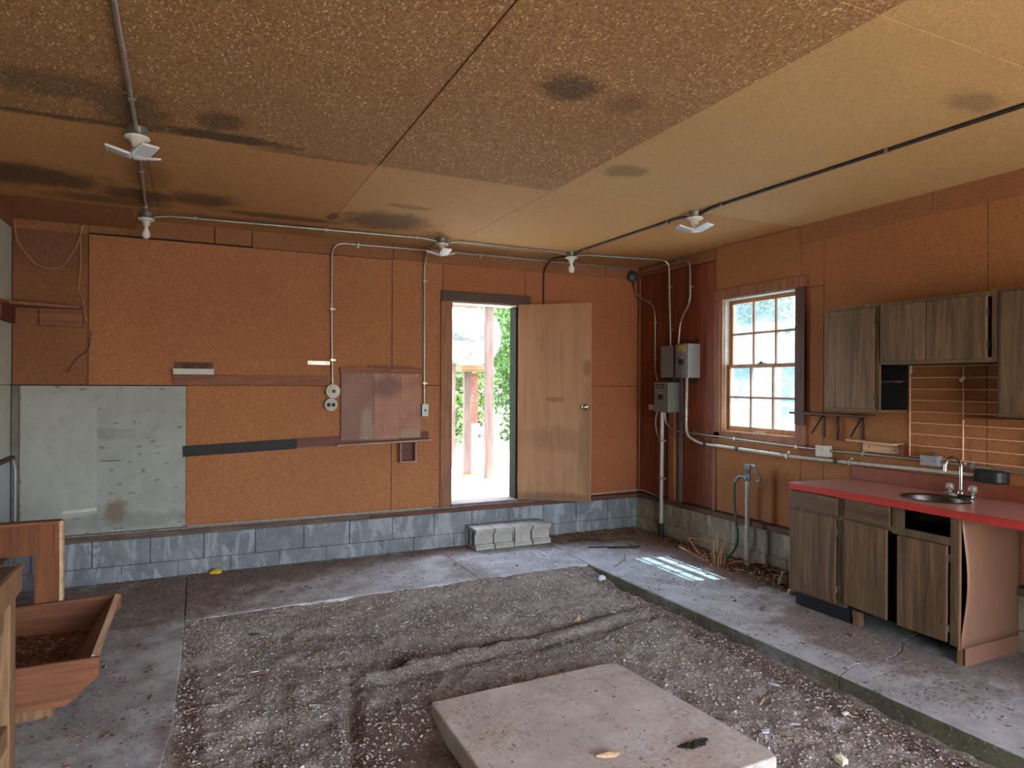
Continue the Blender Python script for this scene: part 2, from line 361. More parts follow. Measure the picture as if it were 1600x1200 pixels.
# window glass: see-through, a little reflective, speckled with dust
m = bpy.data.materials.new('dusty_window_glass'); m.use_nodes = True; M['glass'] = m
N, L = m.node_tree.nodes, m.node_tree.links; N.clear()
out = N.new('ShaderNodeOutputMaterial'); tr = N.new('ShaderNodeBsdfTransparent'); tr.inputs[0].default_value = (.42, .56, .63, 1)
gl = N.new('ShaderNodeBsdfGlossy'); gl.inputs['Roughness'].default_value = 0.02
df = N.new('ShaderNodeBsdfTranslucent'); df.inputs[0].default_value = (.72, .80, .84, 1)
v = coord(N, L)
dust = mth(N, L, 'ADD', ramp(N, L, noise(N, L, v, 60, 5, 0.8), 0.52, 0.72, 0.05, 0.4), ramp(N, L, noise(N, L, v, 3, 4), 0.4, 0.7, 0.0, 0.12), True)
mx1 = N.new('ShaderNodeMixShader'); L.new(dust, mx1.inputs[0]); L.new(tr.outputs[0], mx1.inputs[1]); L.new(df.outputs[0], mx1.inputs[2])
fr = N.new('ShaderNodeValue'); fr.outputs[0].default_value = 0.05
mx2 = N.new('ShaderNodeMixShader'); L.new(fr.outputs[0], mx2.inputs[0]); L.new(mx1.outputs[0], mx2.inputs[1]); L.new(gl.outputs[0], mx2.inputs[2])
L.new(mx2.outputs[0], out.inputs[0])
# outdoors
M['yard'] = plain('pale_gravel_yard', 'bcb6aa', 0.95, 0, 0.1, 2.0, 0.3, 'a39c8c', dscale=1.2)
M['leaf'] = plain('sunlit_leaves', '4a7428', 0.6, 0, 0.3, 4, 0.5, '72923a', dscale=5)
M['leaf_dark'] = plain('tree_leaves', '466e3a', 0.6, 0, 0.3, 1.5, 0.5, '6f9250', dscale=2)
M['bark'] = wood('bark', '6a5a4a', '43372c', 'z', 6, 0.9, 0.4)
m, t, N, L, b = new_mat('peeling_tank_paint'); M['tank'] = m
v = coord(N, L)
pe = noise(N, L, v, 4.5, 7, 0.7, 0.6)
n2 = N.new('ShaderNodeMath'); n2.operation = 'GREATER_THAN'; L.new(pe, n2.inputs[0]); n2.inputs[1].default_value = 0.5
c = mix(N, L, ramp(N, L, noise(N, L, v, 2.0, 4), 0.35, 0.65), srgb('3a464a'), srgb('49544f'))
c = mix(N, L, n2.outputs[0], c, srgb('8e8a76'))
L.new(c, b.inputs['Base Color']); b.inputs['Roughness'].default_value = 0.55
M['post_wood'] = wood('grey_post_wood', '6e5a50', '4e3e38', 'z', 8, 0.8, 0.2)
M['red_shingle'] = plain('red_brown_boards', '7a4234', 0.8, 0, 0.2, 20, 0.3, '6a4a40')
M['cap_wood'] = wood('light_cap_wood', '80603f', '62462e', 'x', 8, 0.8, 0.2)
M['mat_blue'] = plain('blue_door_mat', '6fa4b4', 0.8, 0, 0.1)
M['shed_blue'] = plain('blue_grey_siding', '34586c', 0.6, 0, 0.08, 3)
M['shed_roof'] = plain('shed_roof_metal', '1d3038', 0.5, 0, 0.08, 3)
M['shed_white'] = plain('white_trim_paint', 'e0e4e4', 0.6, 0, 0.05)
M['locker_grey'] = plain('grey_locker_paint', '6a6c84', 0.6)
M['red_sign'] = plain('red_painted_metal', 'c04858', 0.5, 0, 0.05)
M['outer'] = plain('outer_siding', '9a9484', 0.8, 0, 0.1, 5)
M['roofing'] = plain('roofing', '4a4a48', 0.9, 0, 0.1, 5)

# ------------------------------------------------------------ mesh helpers
class B:
    def __init__(s): s.v = []; s.f = []; s.sm = []
    def add(s, vs, fs, smooth=False):
        o = len(s.v); s.v += [tuple(map(float, p)) for p in vs]; s.f += [tuple(i + o for i in f) for f in fs]; s.sm += [smooth] * len(fs); return s
    def box(s, x0, x1, y0, y1, z0, z1):
        x0, x1 = min(x0, x1), max(x0, x1); y0, y1 = min(y0, y1), max(y0, y1); z0, z1 = min(z0, z1), max(z0, z1)
        return s.add([(x0, y0, z0), (x1, y0, z0), (x1, y1, z0), (x0, y1, z0), (x0, y0, z1), (x1, y0, z1), (x1, y1, z1), (x0, y1, z1)],
            [(0, 3, 2, 1), (4, 5, 6, 7), (0, 1, 5, 4), (1, 2, 6, 5), (2, 3, 7, 6), (3, 0, 4, 7)])
    def prism(s, poly, a, b, axis='y'):
        """poly in the other two axes (x,z) for y, (y,z) for x, (x,y) for z"""
        def p(q, t): return {'y': (q[0], t, q[1]), 'x': (t, q[0], q[1]), 'z': (q[0], q[1], t)}[axis]
        n = len(poly); vs = [p(q, a) for q in poly] + [p(q, b) for q in poly]
        ar = sum(poly[i][0] * poly[(i + 1) % n][1] - poly[(i + 1) % n][0] * poly[i][1] for i in range(n))
        fs = [tuple(range(n)), tuple(range(2 * n - 1, n - 1, -1))] + [(i + n, (i + 1) % n + n, (i + 1) % n, i) for i in range(n)]
        flip = (ar > 0) ^ (axis == 'y') ^ (a > b)
        if flip: fs = [f[::-1] for f in fs]
        return s.add(vs, fs)
    def obox(s, c, u, v, w):
        """box from centre c and three half-extent vectors"""
        c, u, v, w = map(Vector, (c, u, v, w)); vs = []
        for k in (-1, 1):
            for i, j in ((-1, -1), (1, -1), (1, 1), (-1, 1)): vs.append(c + u * i + v * j + w * k)
        fs = [(0, 3, 2, 1), (4, 5, 6, 7), (0, 1, 5, 4), (1, 2, 6, 5), (2, 3, 7, 6), (3, 0, 4, 7)]
        if u.cross(v).dot(w) < 0: fs = [f[::-1] for f in fs]
        return s.add(vs, fs)
    def tube(s, pts, r, n=10, caps=True):
        pts = [Vector(p) for p in pts]; rs = r if isinstance(r, (list, tuple)) else [r] * len(pts)
        up = None; vs = []
        for i, p in enumerate(pts):
            d = (pts[min(i + 1, len(pts) - 1)] - pts[max(i - 1, 0)]).normalized()
            if up is None:
                up = Vector((0, 0, 1)) if abs(d.z) < 0.9 else Vector((1, 0, 0))
            a = (up - d * up.dot(d)).normalized(); up = a; b_ = d.cross(a)
            for k in range(n):
                t = 2 * math.pi * k / n; vs.append(p + (a * math.cos(t) + b_ * math.sin(t)) * rs[i])
        fs = [(i * n + k, i * n + (k + 1) % n, (i + 1) * n + (k + 1) % n, (i + 1) * n + k) for i in range(len(pts) - 1) for k in range(n)]
        s.add(vs, fs, True)
        if caps: s.add(vs[:n], [tuple(range(n - 1, -1, -1))]); s.add(vs[-n:], [tuple(range(n))])
        return s
    def lathe(s, prof, c=(0, 0, 0), n=24, ax=(0, 0, 1), sx=1, sy=1):
        ax = Vector(ax).normalized(); u = ax.orthogonal().normalized()
        if abs(ax.z) > .99: u = Vector((1, 0, 0))
        v = ax.cross(u); c = Vector(c); vs = []
        for r, h in prof:
            for k in range(n):
                t = 2 * math.pi * k / n; vs.append(c + ax * h + u * r * sx * math.cos(t) + v * r * sy * math.sin(t))
        fs = [(i * n + k, i * n + (k + 1) % n, (i + 1) * n + (k + 1) % n, (i + 1) * n + k) for i in range(len(prof) - 1) for k in range(n)]
        if prof[0][1] > prof[-1][1]: fs = [f[::-1] for f in fs]
        s.add(vs, fs, True)
        return s
    def build(s, name, mat, parent=None, loc=None, bevel=0.0):
        org = Vector((0, 0, 0))
        if parent is not None: org = Vector(parent['_o'])
        me = bpy.data.meshes.new(name); loc_ = Vector(loc) if loc is not None else Vector((0, 0, 0))
        base = org + (loc_ if parent is None else Vector((0, 0, 0)))
        vs = np.array(s.v) - np.array(base)
        me.from_pydata(vs.tolist(), [], s.f); me.polygons.foreach_set('use_smooth', s.sm); me.update()
        if isinstance(mat, str): mat = M[mat]
        me.materials.append(mat)
        o = bpy.data.objects.new(name, me); C.objects.link(o)
        if parent is not None: o.parent = parent
        else: o.location = loc_
        o['_o'] = tuple(base)
        if bevel:
            bv = o.modifiers.new('bevel', 'BEVEL'); bv.width = bevel; bv.segments = 2; bv.limit_method = 'ANGLE'
        return o

def tag(o, label, cat, group=None, kind=None):
    o['label'] = label
    if cat: o['category'] = cat
    if group: o['group'] = group
    if kind: o['kind'] = kind
    return o
def thing(name, label, cat, loc, group=None):
    o = bpy.data.objects.new(name, None); C.objects.link(o); o.location = loc; o['_o'] = tuple(loc); o.empty_display_size = 0.1
    return tag(o, label, cat, group)
def struct(o): o['kind'] = 'structure'; return o
def box(*a): return B().box(*a)
def catmull(pts, n=6):
    P = [Vector(p) for p in pts]; P = [P[0] * 2 - P[1]] + P + [P[-1] * 2 - P[-2]]; out_ = []
    for i in range(1, len(P) - 2):
        for k in range(n):
            t = k / n
            out_.append(0.5 * ((2 * P[i]) + (-P[i - 1] + P[i + 1]) * t + (2 * P[i - 1] - 5 * P[i] + 4 * P[i + 1] - P[i + 2]) * t * t + (-P[i - 1] + 3 * P[i] - 3 * P[i + 1] + P[i + 2]) * t ** 3))
    out_.append(P[-2]); return out_
def arcpts(pts, r=0.08, n=6):
    """polyline with rounded corners"""
    P = [Vector(p) for p in pts]; o = [P[0]]
    for i in range(1, len(P) - 1):
        a, b_, c_ = P[i - 1], P[i], P[i + 1]
        d1 = (a - b_); d2 = (c_ - b_); rr = min(r, d1.length * .49, d2.length * .49)
        p0 = b_ + d1.normalized() * rr; p1 = b_ + d2.normalized() * rr
        for k in range(n + 1):
            t = k / n; o.append((p0 * (1 - t) + b_ * t) * (1 - t) + (b_ * (1 - t) + p1 * t) * t)
    o.append(P[-1]); return o

# room numbers
XL, XR, YB, YF, ZC = -1.291, 4.574, 6.28, -2.40, 2.956
DX0, DX1, DZ0, DZ1 = 2.297, 3.030, 0.412, 2.440
WY0, WY1, WZ0, WZ1 = 4.045, 4.945, 1.165, 2.440

# ------------------------------------------------------------ setting: walls
s = B()
yb0, yb1 = YB + 0.022, YB + 0.15
s.box(XL - .15, DX0, yb0, yb1, -.25, 3.05); s.box(DX1, XR + .15, yb0, yb1, -.25, 3.05)
s.box(DX0, DX1, yb0, yb1, DZ1, 3.05); s.box(DX0, DX1, yb0, yb1, -.25, DZ0 - .03)
wall_back = struct(s.build('wall_back', 'backing'))
s = B()
x0, x1 = XR + .022, XR + .15
s.box(x0, x1, YF, WY0, -.25, 3.05); s.box(x0, x1, WY1, YB + .15, -.25, 3.05)
s.box(x0, x1, WY0, WY1, WZ1, 3.05); s.box(x0, x1, WY0, WY1, -.25, WZ0)
wall_right = struct(s.build('wall_right', 'backing'))
wall_left = struct(box(XL - .15, XL - .022, YF, YB + .15, -.25, 3.05).build('wall_left', 'backing'))
s = B()   # front wall: a wide garage door opening, standing open behind the camera
s.box(XL - .15, 0.2, YF - .12, YF, -.25, 3.05); s.box(4.35, XR + .15, YF - .12, YF, -.25, 3.05); s.box(0.2, 4.35, YF - .12, YF, 2.45, 3.05)
wall_front = struct(s.build('wall_front', 'backing'))

def P(parent, name, mat, *a, bevel=0.0015):
    return box(*a).build(name, mat, parent, bevel=bevel)
g = .0025
# back wall sheets
def bp(x0, x1, z0, z1, mat, d=0.0): P(wall_back, 'wall_panel', mat, x0 + g, x1 - g, YB - d, yb0, z0 + g, z1 - g)
bp(XL, -.792, 1.590, 2.83, 'wall_chip_d')
bp(XL, -.084, .385, 1.586, 'wall_chip_d', -.006)
bp(-.792, 1.692, 1.590, 2.805, 'wall_chip')
bp(-.084, 1.692, .385, 1.592, 'wall_chip')
bp(1.692, 2.205, 1.600, 2.83, 'wall_chip')
bp(1.692, 2.205, .385, 1.600, 'wall_chip')
bp(2.205, 3.125, 2.47, 2.83, 'wall_chip_b')
bp(3.125, XR, 1.600, 2.83, 'wall_chip_b')
bp(DX1 + .005, XR, .385, 1.600, 'wall_chip_b')
bp(DX1 + .005, 3.125, 1.6, 2.47, 'wall_chip_b')
P(wall_back, 'wall_panel', 'wall_chip', 2.205, DX0 - .004, YB, yb0, .385, 2.47)
# nailing strip under the ceiling
for a, b_, z in ((XL, -.79, 2.80), (-.79, .129, 2.815), (.132, .43, 2.815), (.433, 1.70, 2.805), (1.703, 4.12, 2.81), (4.123, XR, 2.815)):
    P(wall_back, 'nailing_strip', 'band', a + .002, b_ - .002, YB - .012, YB, z, ZC)
# sill plate + ledge
P(wall_back, 'sill_plate', 'sill', XL, 1.48, YB - .062, yb0, .335, .383, bevel=.004)
P(wall_back, 'sill_plate', 'sill_red', 1.483, XR, YB - .060, yb0, .338, .384, bevel=.004)
P(wall_back, 'ledge_strip', 'ledge_edge', XL, DX0 - .1, YB - .050, YB - .001, .3835, .396)
# blocks, back wall
xs = [-1.291, -1.16, -.755, -.345, .056, .471, .88, 1.29, 1.699, 2.119, 2.52, 2.93, 3.335, 3.74, 4.15, 4.555]
for i in range(len(xs) - 1):
    d = rng.uniform(-.003, .003)
    box(xs[i] + .004, xs[i + 1] - .004, YB - .030 + d, yb0 + .02, .123, .333).build('concrete_block', 'block', wall_back, bevel=.004)
xs2 = [-1.291, -.95, -.55, -.14, .27, .67, 1.08, 1.60, 1.91, 2.32, 2.72, 3.13, 3.54, 3.94, 4.35, 4.555]
for i in range(len(xs2) - 1):
    d = rng.uniform(-.002, .002)
    box(xs2[i] + .0015, xs2[i + 1] - .0015, YB - .034 + d, yb0 + .02, -.09, .119).build('concrete_block', 'block', wall_back, bevel=.003)
box(XL, XR, YB - .024, yb0 + .01, -.09, .333).build('mortar_bed', 'mortar', wall_back)

# right wall sheets (faces at x = XR)
def rp(y0, y1, z0, z1, mat, d=0.0): P(wall_right, 'wall_panel', mat, XR - d, x0, y0 + g, y1 - g, z0 + g, z1 - g)
x0 = XR + .022
rp(5.02, YB, .40, 2.835, 'red_ply')
rp(YF, 2.55, .40, 2.83, 'right_chip'); rp(2.55, 3.78, .40, 2.83, 'right_chip'); rp(3.78, WY0 - .04, .40, 2.43, 'right_chip'); rp(3.78, WY0 - .04, 2.43, 2.83, 'right_chip')
rp(WY0 - .04, 5.02, 2.53, ZC - .001, 'right_chip'); rp(WY0 - .04, 5.02, .40, 1.09, 'right_chip')
P(wall_right, 'wall_panel', 'right_chip', XR, x0, WY0 - .045, WY0, 1.09, 2.53); P(wall_right, 'wall_panel', 'right_chip', XR, x0, WY1, 5.022, 1.09, 2.53)
for a, b_ in ((5.30, YB - .014), (5.022, 5.297), (2.9, 4.0), (YF, 2.896)):
    P(wall_right, 'nailing_strip', 'band_r', XR - .012, XR, a, b_, 2.838 if a > 5 else 2.80, ZC)
P(wall_right, 'corner_strip', 'casing', XR - .018, XR, YB - .045, YB - .001, .40, 2.83)
P(wall_right, 'batten', 'casing', XR - .016, XR, 5.005, 5.045, .36, 1.088)
P(wall_right, 'stud', 'casing', XR - .035, XR, 5.60, 5.69, .34, 1.33)
P(wall_right, 'grey_batten', 'grey_strip', XR - .012, XR, 5.505, 5.555, .385, 1.70)
P(wall_right, 'sill_plate', 'sill_y', XR - .055, x0, YF, YB - .063, .345, .395, bevel=.004)
ys = [YB - .03] + [5.93 - .405 * k for k in range(17)]
for i in range(len(ys) - 1):
    d = rng.uniform(-.002, .002)
    box(XR - .030 + d, x0 + .02, ys[i + 1] + .004, ys[i] - .004, .13, .343).build('concrete_block', 'block_warm', wall_right, bevel=.004)
    box(XR - .034 + d, x0 + .02, ys[i + 1] + .202, ys[i] + .198 if i else ys[i] - .003, -.09, .126).build('concrete_block', 'block_warm', wall_right, bevel=.003)
box(XR - .024, x0 + .01, YF, YB, -.09, .343).build('mortar_bed', 'mortar', wall_right)

# left wall
P(wall_left, 'wall_panel', 'band', XL - .022, XL, YF, YB, 2.80, ZC)
for a, b_ in ((YF, 1.5), (1.5, 3.94), (3.94, YB - .002)):
    P(wall_left, 'wall_panel', 'left_pale', XL - .022, XL - .002, a + g, b_ - g, 1.590 + g, 2.80 - g)
    P(wall_left, 'wall_panel', 'left_pale', XL - .022, XL - .004, a + g, b_ - g, 1.045, 1.590 - g)
    P(wall_left, 'wall_panel', 'left_blue', XL - .022, XL - .004, a + g, b_ - g, .40, 1.02)
P(wall_left, 'ledge_strip', 'sill_y', XL - .02, XL + .030, YF, YB - .02, 1.018, 1.045)
P(wall_left, 'sill_plate', 'sill_y', XL - .02, XL + .06, YF, YB - .063, .335, .385, bevel=.004)
for k in range(18):
    y1_ = YB - .03 - .405 * k
    box(XL - .04, XL + .03, y1_ - .401, y1_ - .004, .123, .333).build('concrete_block', 'block', wall_left, bevel=.004)
    box(XL - .04, XL + .032, y1_ - .403, y1_ - .002, -.09, .120).build('concrete_block', 'block', wall_left, bevel=.003)

# ------------------------------------------------------------ ceiling
ceiling = struct(box(XL - .15, XR + .15, YF - .12, YB + .15, ZC + .03, ZC + .13).build('ceiling', 'backing'))
roof = B(); roof.box(XL - .5, XR + .52, YF - .35, YB + .55, ZC + .15, ZC + .19)
roof.build('roof_deck', 'roofing', ceiling)
cx = [XL, -.278, 1.0, 2.215, 3.44, XR]
rows = [(YF, 1.60), (1.60, 4.04), (4.04, YB)]
cm = {0: ['ceil_coarse', 'ceil_coarse', 'ceil_coarse', 'ceil_yellow', 'ceil_yellow'],
      1: ['ceil_coarse', 'ceil_coarse', 'ceil_coarse', 'ceil_yellow', 'ceil_yellow'],
      2: ['ceil_orange', 'ceil_orange', 'ceil_fine', 'ceil_fine', 'ceil_orange']}
for r, (a, b_) in enumerate(rows):
    for i in range(5):
        d = 0.006 if (r == 1 and i == 2) else rng.uniform(0, .003)
        box(cx[i] + .002, cx[i + 1] - .002, a + .0025, b_ - .0025, ZC - d, ZC + .03).build('ceiling_panel', cm[r][i], ceiling)
# sloping filler board along the back-left ceiling edge
B().prism([(5.86, ZC - .001), (YB - .012, ZC - .085), (YB - .012, ZC - .075), (5.90, ZC + .004)], XL, -.46, 'x').build('filler_board', 'band', ceiling)

# ------------------------------------------------------------ floor: slabs, soil, gravel
floor = struct(box(XL, XR, YF, YB, -.30, -.22).build('floor', 'mortar'))
def curb_x(y): return 3.205 + (5.14 - y) * 0.0215
# cracked right slab in three pieces
def slab(poly, mat='slab', z0=-.12, z1=0.0, name='concrete_slab'):
    return B().prism(poly, z0, z1, 'z').build(name, mat, floor, bevel=.004)
crack = [(curb_x(2.572), 2.572), (3.36, 2.605), (3.472, 2.635), (3.63, 2.60), (3.78, 2.612), (3.90, 2.65), (4.04, 2.74), (4.15, 2.75), (4.284, 2.785), (XR - .03, 2.80)]
e = .003
slab([(p[0], p[1] + e) for p in crack] + [(XR - .03, 5.86), (3.24, 5.852), (3.207, 5.145)])
slab([(p[0], p[1] - e) for p in crack][::-1] + [(curb_x(YF), YF), (XR - .03, YF)])
slab([(3.243, 5.86), (XR - .03, 5.868), (XR - .03, YB - .03), (3.262, YB - .03)])
# narrow kerb face under the edge of that slab, shade painted into its colour
B().prism([(curb_x(5.14), 5.13), (curb_x(2.575), 2.575), (curb_x(2.575) - .012, 2.575), (curb_x(5.14) - .012, 5.13)], -.14, -.010, 'z').build('kerb_face', 'curb', floor)
B().prism([(curb_x(2.568), 2.568), (curb_x(YF), YF), (curb_x(YF) - .012, YF), (curb_x(2.568) - .012, 2.568)], -.14, -.010, 'z').build('kerb_face', 'curb', floor)
slab([(-.066, 5.04), (.74, 5.085), (2.135, 5.125), (2.132, YB - .034), (-.066, YB - .034)], z1=-.006)
slab([(2.139, 5.125), (3.200, 5.140), (3.236, 5.85), (3.258, YB - .034), (2.136, YB - .034)], z1=-.006)
slab([(XL + .032, 4.98), (-.073, 5.037), (-.07, YB - .034), (XL + .032, YB - .034)], z1=-.008)
slab([(XL + .032, 2.9), (-.165, 2.9), (-.10, 3.5), (-.083, 4.2), (-.073, 5.030), (XL + .032, 4.974)], z1=-.008)
slab([(XL + .032, YF), (-.17, YF), (-.165, 2.894), (XL + .032, 2.894)], z1=-.010)
box(-.165, -.10, YF, 5.03, -.14, -.022).build('kerb_strip', 'slab', floor)

def vnoise(x, y, s, seed):
    r = np.random.default_rng(seed); G = r.random((128, 128))
    X_, Y_ = x * s + 50, y * s + 50; i = np.floor(X_).astype(int); j = np.floor(Y_).astype(int); fx, fy = X_ - i, Y_ - j
    fx = fx * fx * (3 - 2 * fx); fy = fy * fy * (3 - 2 * fy); i %= 128; j %= 128; i1 = (i + 1) % 128; j1 = (j + 1) % 128
    return (G[i, j] * (1 - fx) + G[i1, j] * fx) * (1 - fy) + (G[i, j1] * (1 - fx) + G[i1, j1] * fx) * fy
def gz(x, y):
    x = np.asarray(x, float); y = np.asarray(y, float)
    z = -.062 + .030 * (vnoise(x, y, 1.1, 1) - .5) + .020 * (vnoise(x, y, 3.3, 2) - .5) + .026 * (vnoise(x, y, 8, 3) - .5) + .016 * (vnoise(x, y, 19, 4) - .5)
    # level with the far slab and the left slab
    z += .050 * np.exp(-((5.13 - y) / .30).clip(0) ** 2) * 1.0
    z += .038 * np.exp(-((x + .10) / .35).clip(0) ** 2)
    # two parallel ruts running across
    yr = 4.10 - .11 * (2.9 - x)
    for off, dp in ((0, .030), (-.20, .024)):
        z -= dp * np.exp(-((y - yr - off) / .045) ** 2) * ((x > .8) & (x < 3.0)) * (0.6 + .8 * vnoise(x, y, 5, 9))
    z += .016 * np.exp(-((y - yr + .10) / .05) ** 2) * ((x > .8) & (x < 3.0))
    # wandering groove toward the camera
    xg = .62 + .20 * (y - 2.9)
    z -= .028 * np.exp(-((x - xg) / .035) ** 2) * ((y > 2.2) & (y < 3.8))
    for (a, b_, r, h) in ((1.10, 3.93, .09, -.035), (1.02, 3.80, .05, -.02), (1.17, 3.87, .06, .03), (.40, 4.55, .22, -.02), (.9, 3.2, .2, .015), (.45, 3.3, .18, -.02)):
        z += h * np.exp(-((x - a) ** 2 + (y - b_) ** 2) / r ** 2)
    # dug-out beside the hatch slab, and trench along the kerb
    z -= .085 * np.exp(-(((x - 1.06) / .20) ** 2)) * (1 / (1 + np.exp((y - 3.0) * 14)))
    z -= .025 * np.exp(-((3.22 - x) / .10).clip(0) ** 2)
    return np.minimum(z, -.012)
nx, ny = 230, 330
gx = np.linspace(-.16, 3.33, nx); gy = np.concatenate([np.linspace(YF, 1.4, 60, endpoint=False), np.linspace(1.4, 5.16, ny - 60)])
XX, YY = np.meshgrid(gx, gy); ZZ = gz(XX, YY)
me = bpy.data.meshes.new('soil_bed')
idx = np.arange(nx * ny).reshape(ny, nx)
q = np.stack([idx[:-1, :-1], idx[:-1, 1:], idx[1:, 1:], idx[1:, :-1]], -1).reshape(-1, 4)
me.from_pydata(np.stack([XX, YY, ZZ], -1).reshape(-1, 3).tolist(), [], q.tolist()); me.materials.append(M['soil'])
me.polygons.foreach_set('use_smooth', [True] * len(me.polygons))
o = bpy.data.objects.new('soil_bed', me); C.objects.link(o); o.parent = floor; o['kind'] = 'stuff'

def scatter(name, pts, size, mat, flat=1.0, elong=1.0, tilt=0.5, label=None, cat=None, parent=None):
    n = len(pts); base = np.array([(1, 0, 0), (0, 1, 0), (-1, 0, 0), (0, -1, 0), (0, 0, 1), (0, 0, -1)], float)
    V = np.repeat(base[None], n, 0) * rng.uniform(.6, 1.15, (n, 6, 1))
    V[:, :, 0] *= elong; V[:, :, 2] *= flat
    V *= np.asarray(size).reshape(-1, 1, 1)
    a = rng.uniform(0, 2 * np.pi, n); tx = rng.normal(0, tilt, n); ca, sa = np.cos(a), np.sin(a); ct, st = np.cos(tx), np.sin(tx)
    y_ = V[:, :, 1] * ct[:, None] - V[:, :, 2] * st[:, None]; z_ = V[:, :, 1] * st[:, None] + V[:, :, 2] * ct[:, None]
    x_ = V[:, :, 0]; V = np.stack([x_ * ca[:, None] - y_ * sa[:, None], x_ * sa[:, None] + y_ * ca[:, None], z_], -1)
    V += np.asarray(pts)[:, None, :]
    F = np.array([(0, 1, 4), (1, 2, 4), (2, 3, 4), (3, 0, 4), (1, 0, 5), (2, 1, 5), (3, 2, 5), (0, 3, 5)])
    F = (F[None] + (np.arange(n) * 6)[:, None, None]).reshape(-1, 3)
    me = bpy.data.meshes.new(name); me.vertices.add(n * 6); me.vertices.foreach_set('co', V.ravel())
    me.loops.add(F.size); me.loops.foreach_set('vertex_index', F.ravel().astype(np.int32))
    me.polygons.add(len(F)); me.polygons.foreach_set('loop_start', np.arange(0, F.size, 3, dtype=np.int32)); me.polygons.foreach_set('loop_total', np.full(len(F), 3, np.int32))
    me.update(); me.validate(); me.materials.append(M[mat])
    o = bpy.data.objects.new(name, me); C.objects.link(o); o['kind'] = 'stuff'; o['_o'] = (0, 0, 0)
    if parent: o.parent = parent
    if label: tag(o, label, cat)
    return o
def in_gravel(n, y0=1.5, y1=5.12):
    y = y0 + (y1 - y0) * rng.random(n); x = rng.uniform(-.09, 3.22, n)
    k = ~((x > 1.06) & (x < 2.33) & (y < 3.27) & (y > 2.1)) & (x < 3.19 + (5.14 - y) * .0215)
    k &= ~((x > .84) & (x < 1.1) & (y < 3.02) & (rng.random(n) < .8))
    x, y = x[k], y[k]; return x, y
x, y = in_gravel(42000); sz = rng.gamma(3, .00135, len(x)).clip(.002, .012)
scatter('gravel', np.stack([x, y, gz(x, y) + sz * .25], -1), sz, 'pebble', .7, 1.25, label='loose grey gravel scattered over the sunken dirt floor', cat='gravel')
x, y = in_gravel(7000); sz = rng.gamma(3, .0016, len(x)).clip(.002, .012)
scatter('wood_chips', np.stack([x, y, gz(x, y) + .002], -1), sz, 'chips', .15, 3.0, label='fine brown wood chips and straw mixed into the gravel', cat='wood chips')
# litter on the slabs
xa = np.concatenate([rng.uniform(-1.1, 1.9, 1600), rng.uniform(-1.1, -.2, 900), rng.uniform(3.3, 4.45, 1500), rng.uniform(2, 3.2, 300)])
ya = np.concatenate([5.1 + 1.1 * rng.random(1600) ** .6, rng.uniform(3, 5, 900), rng.uniform(1.6, 6.2, 1500), rng.uniform(5.2, 6.2, 300)])
k = ~((xa > 2.40) & (xa < 3.32) & (ya > 5.9))
xa, ya = xa[k], ya[k]; sz = rng.gamma(2.2, .0018, len(xa)).clip(.0015, .014)
scatter('floor_litter', np.stack([xa, ya, np.full(len(xa), .001)], -1), sz, 'leaf_litter', .25, 2.2, .3, label='small brown crumbs and bits of litter strewn over the concrete slabs', cat='litter')

# ------------------------------------------------------------ hatch slab
hp = [(1.079, 3.223), (1.30, 3.232), (2.12, 3.252), (2.215, 3.225), (2.312, 2.19), (2.29, 2.12), (1.12, 2.10), (1.075, 2.14)]
hatch = B().prism([(a - 1.68, b_ - 2.68) for a, b_ in hp], -.105, 0, 'z')
hatch.v = [(a + 1.68, b_ + 2.68, c_) for a, b_, c_ in hatch.v]
o = tag(hatch.build('concrete_hatch_slab', 'hatch', None, (1.68, 2.68, -.1), bevel=.008), 'large square concrete slab lying in the gravel in the foreground', 'concrete slab')
# crumbs on it
n = 260; xa = rng.uniform(1.15, 2.2, n); ya = rng.uniform(2.2, 3.18, n); sz = rng.gamma(2, .0013, n).clip(.001, .007)
scatter('slab_crumbs', np.stack([xa, ya, np.full(n, .002)], -1), sz, 'leaf_litter', .35, 1.7, .3, label='brown crumbs and chips scattered over the foreground concrete slab', cat='debris')
n = 900; a_ = rng.uniform(0, 6.28, n); r_ = rng.random(n) ** .7
xa = 2.03 + r_ * .085 * np.cos(a_) * (.8 + .3 * np.sin(3 * a_)); ya = 2.345 + r_ * .042 * np.sin(a_) * (.8 + .3 * np.cos(2 * a_)); za = .002 + .020 * (1 - r_) * rng.random(n)
scatter('dirt_pile', np.stack([xa, ya, za], -1), rng.uniform(.002, .006, n), 'dirt', .8, 1.2, .5, label='small dark heap of dirt on the right of the foreground concrete slab', cat='dirt')

# ------------------------------------------------------------ door
door_1 = bpy.data.objects.new('door_1', None); C.objects.link(door_1); door_1.location = (DX1, YB, DZ0); door_1['_o'] = (DX1, YB, DZ0); struct(door_1)
def dp(name, mat, *a, bevel=.002): return box(*a).build(name, mat, door_1, bevel=bevel)
dp('door_casing', 'casing', 2.183, DX0, YB - .020, YB, .395, 2.442)
dp('door_casing', 'casing', 2.200, DX0 - .004, YB - .026, YB - .020, .395, .60)
dp('door_casing', 'casing', DX1 + .02, 3.13, YB - .018, YB, .395, 2.442)
dp('door_header', 'casing_dark', 2.183, 3.176, YB - .028, YB, 2.444, 2.546)
dp('door_jamb', 'stop_white', DX0, DX1, YB + .0, YB + .15, DZ1 - .012, DZ1 + .0)
dp('door_jamb', 'jamb', DX0 - .002, DX0 + .012, YB + .0, YB + .15, DZ0, DZ1 - .012)
dp('door_jamb', 'jamb', DX1 - .014, DX1 + .006, YB + .0, YB + .15, DZ0, DZ1 - .012)
dp('threshold', 'threshold', DX0 - .0, DX1, YB - .045, YB + .17, DZ0 - .028, DZ0 + .004)
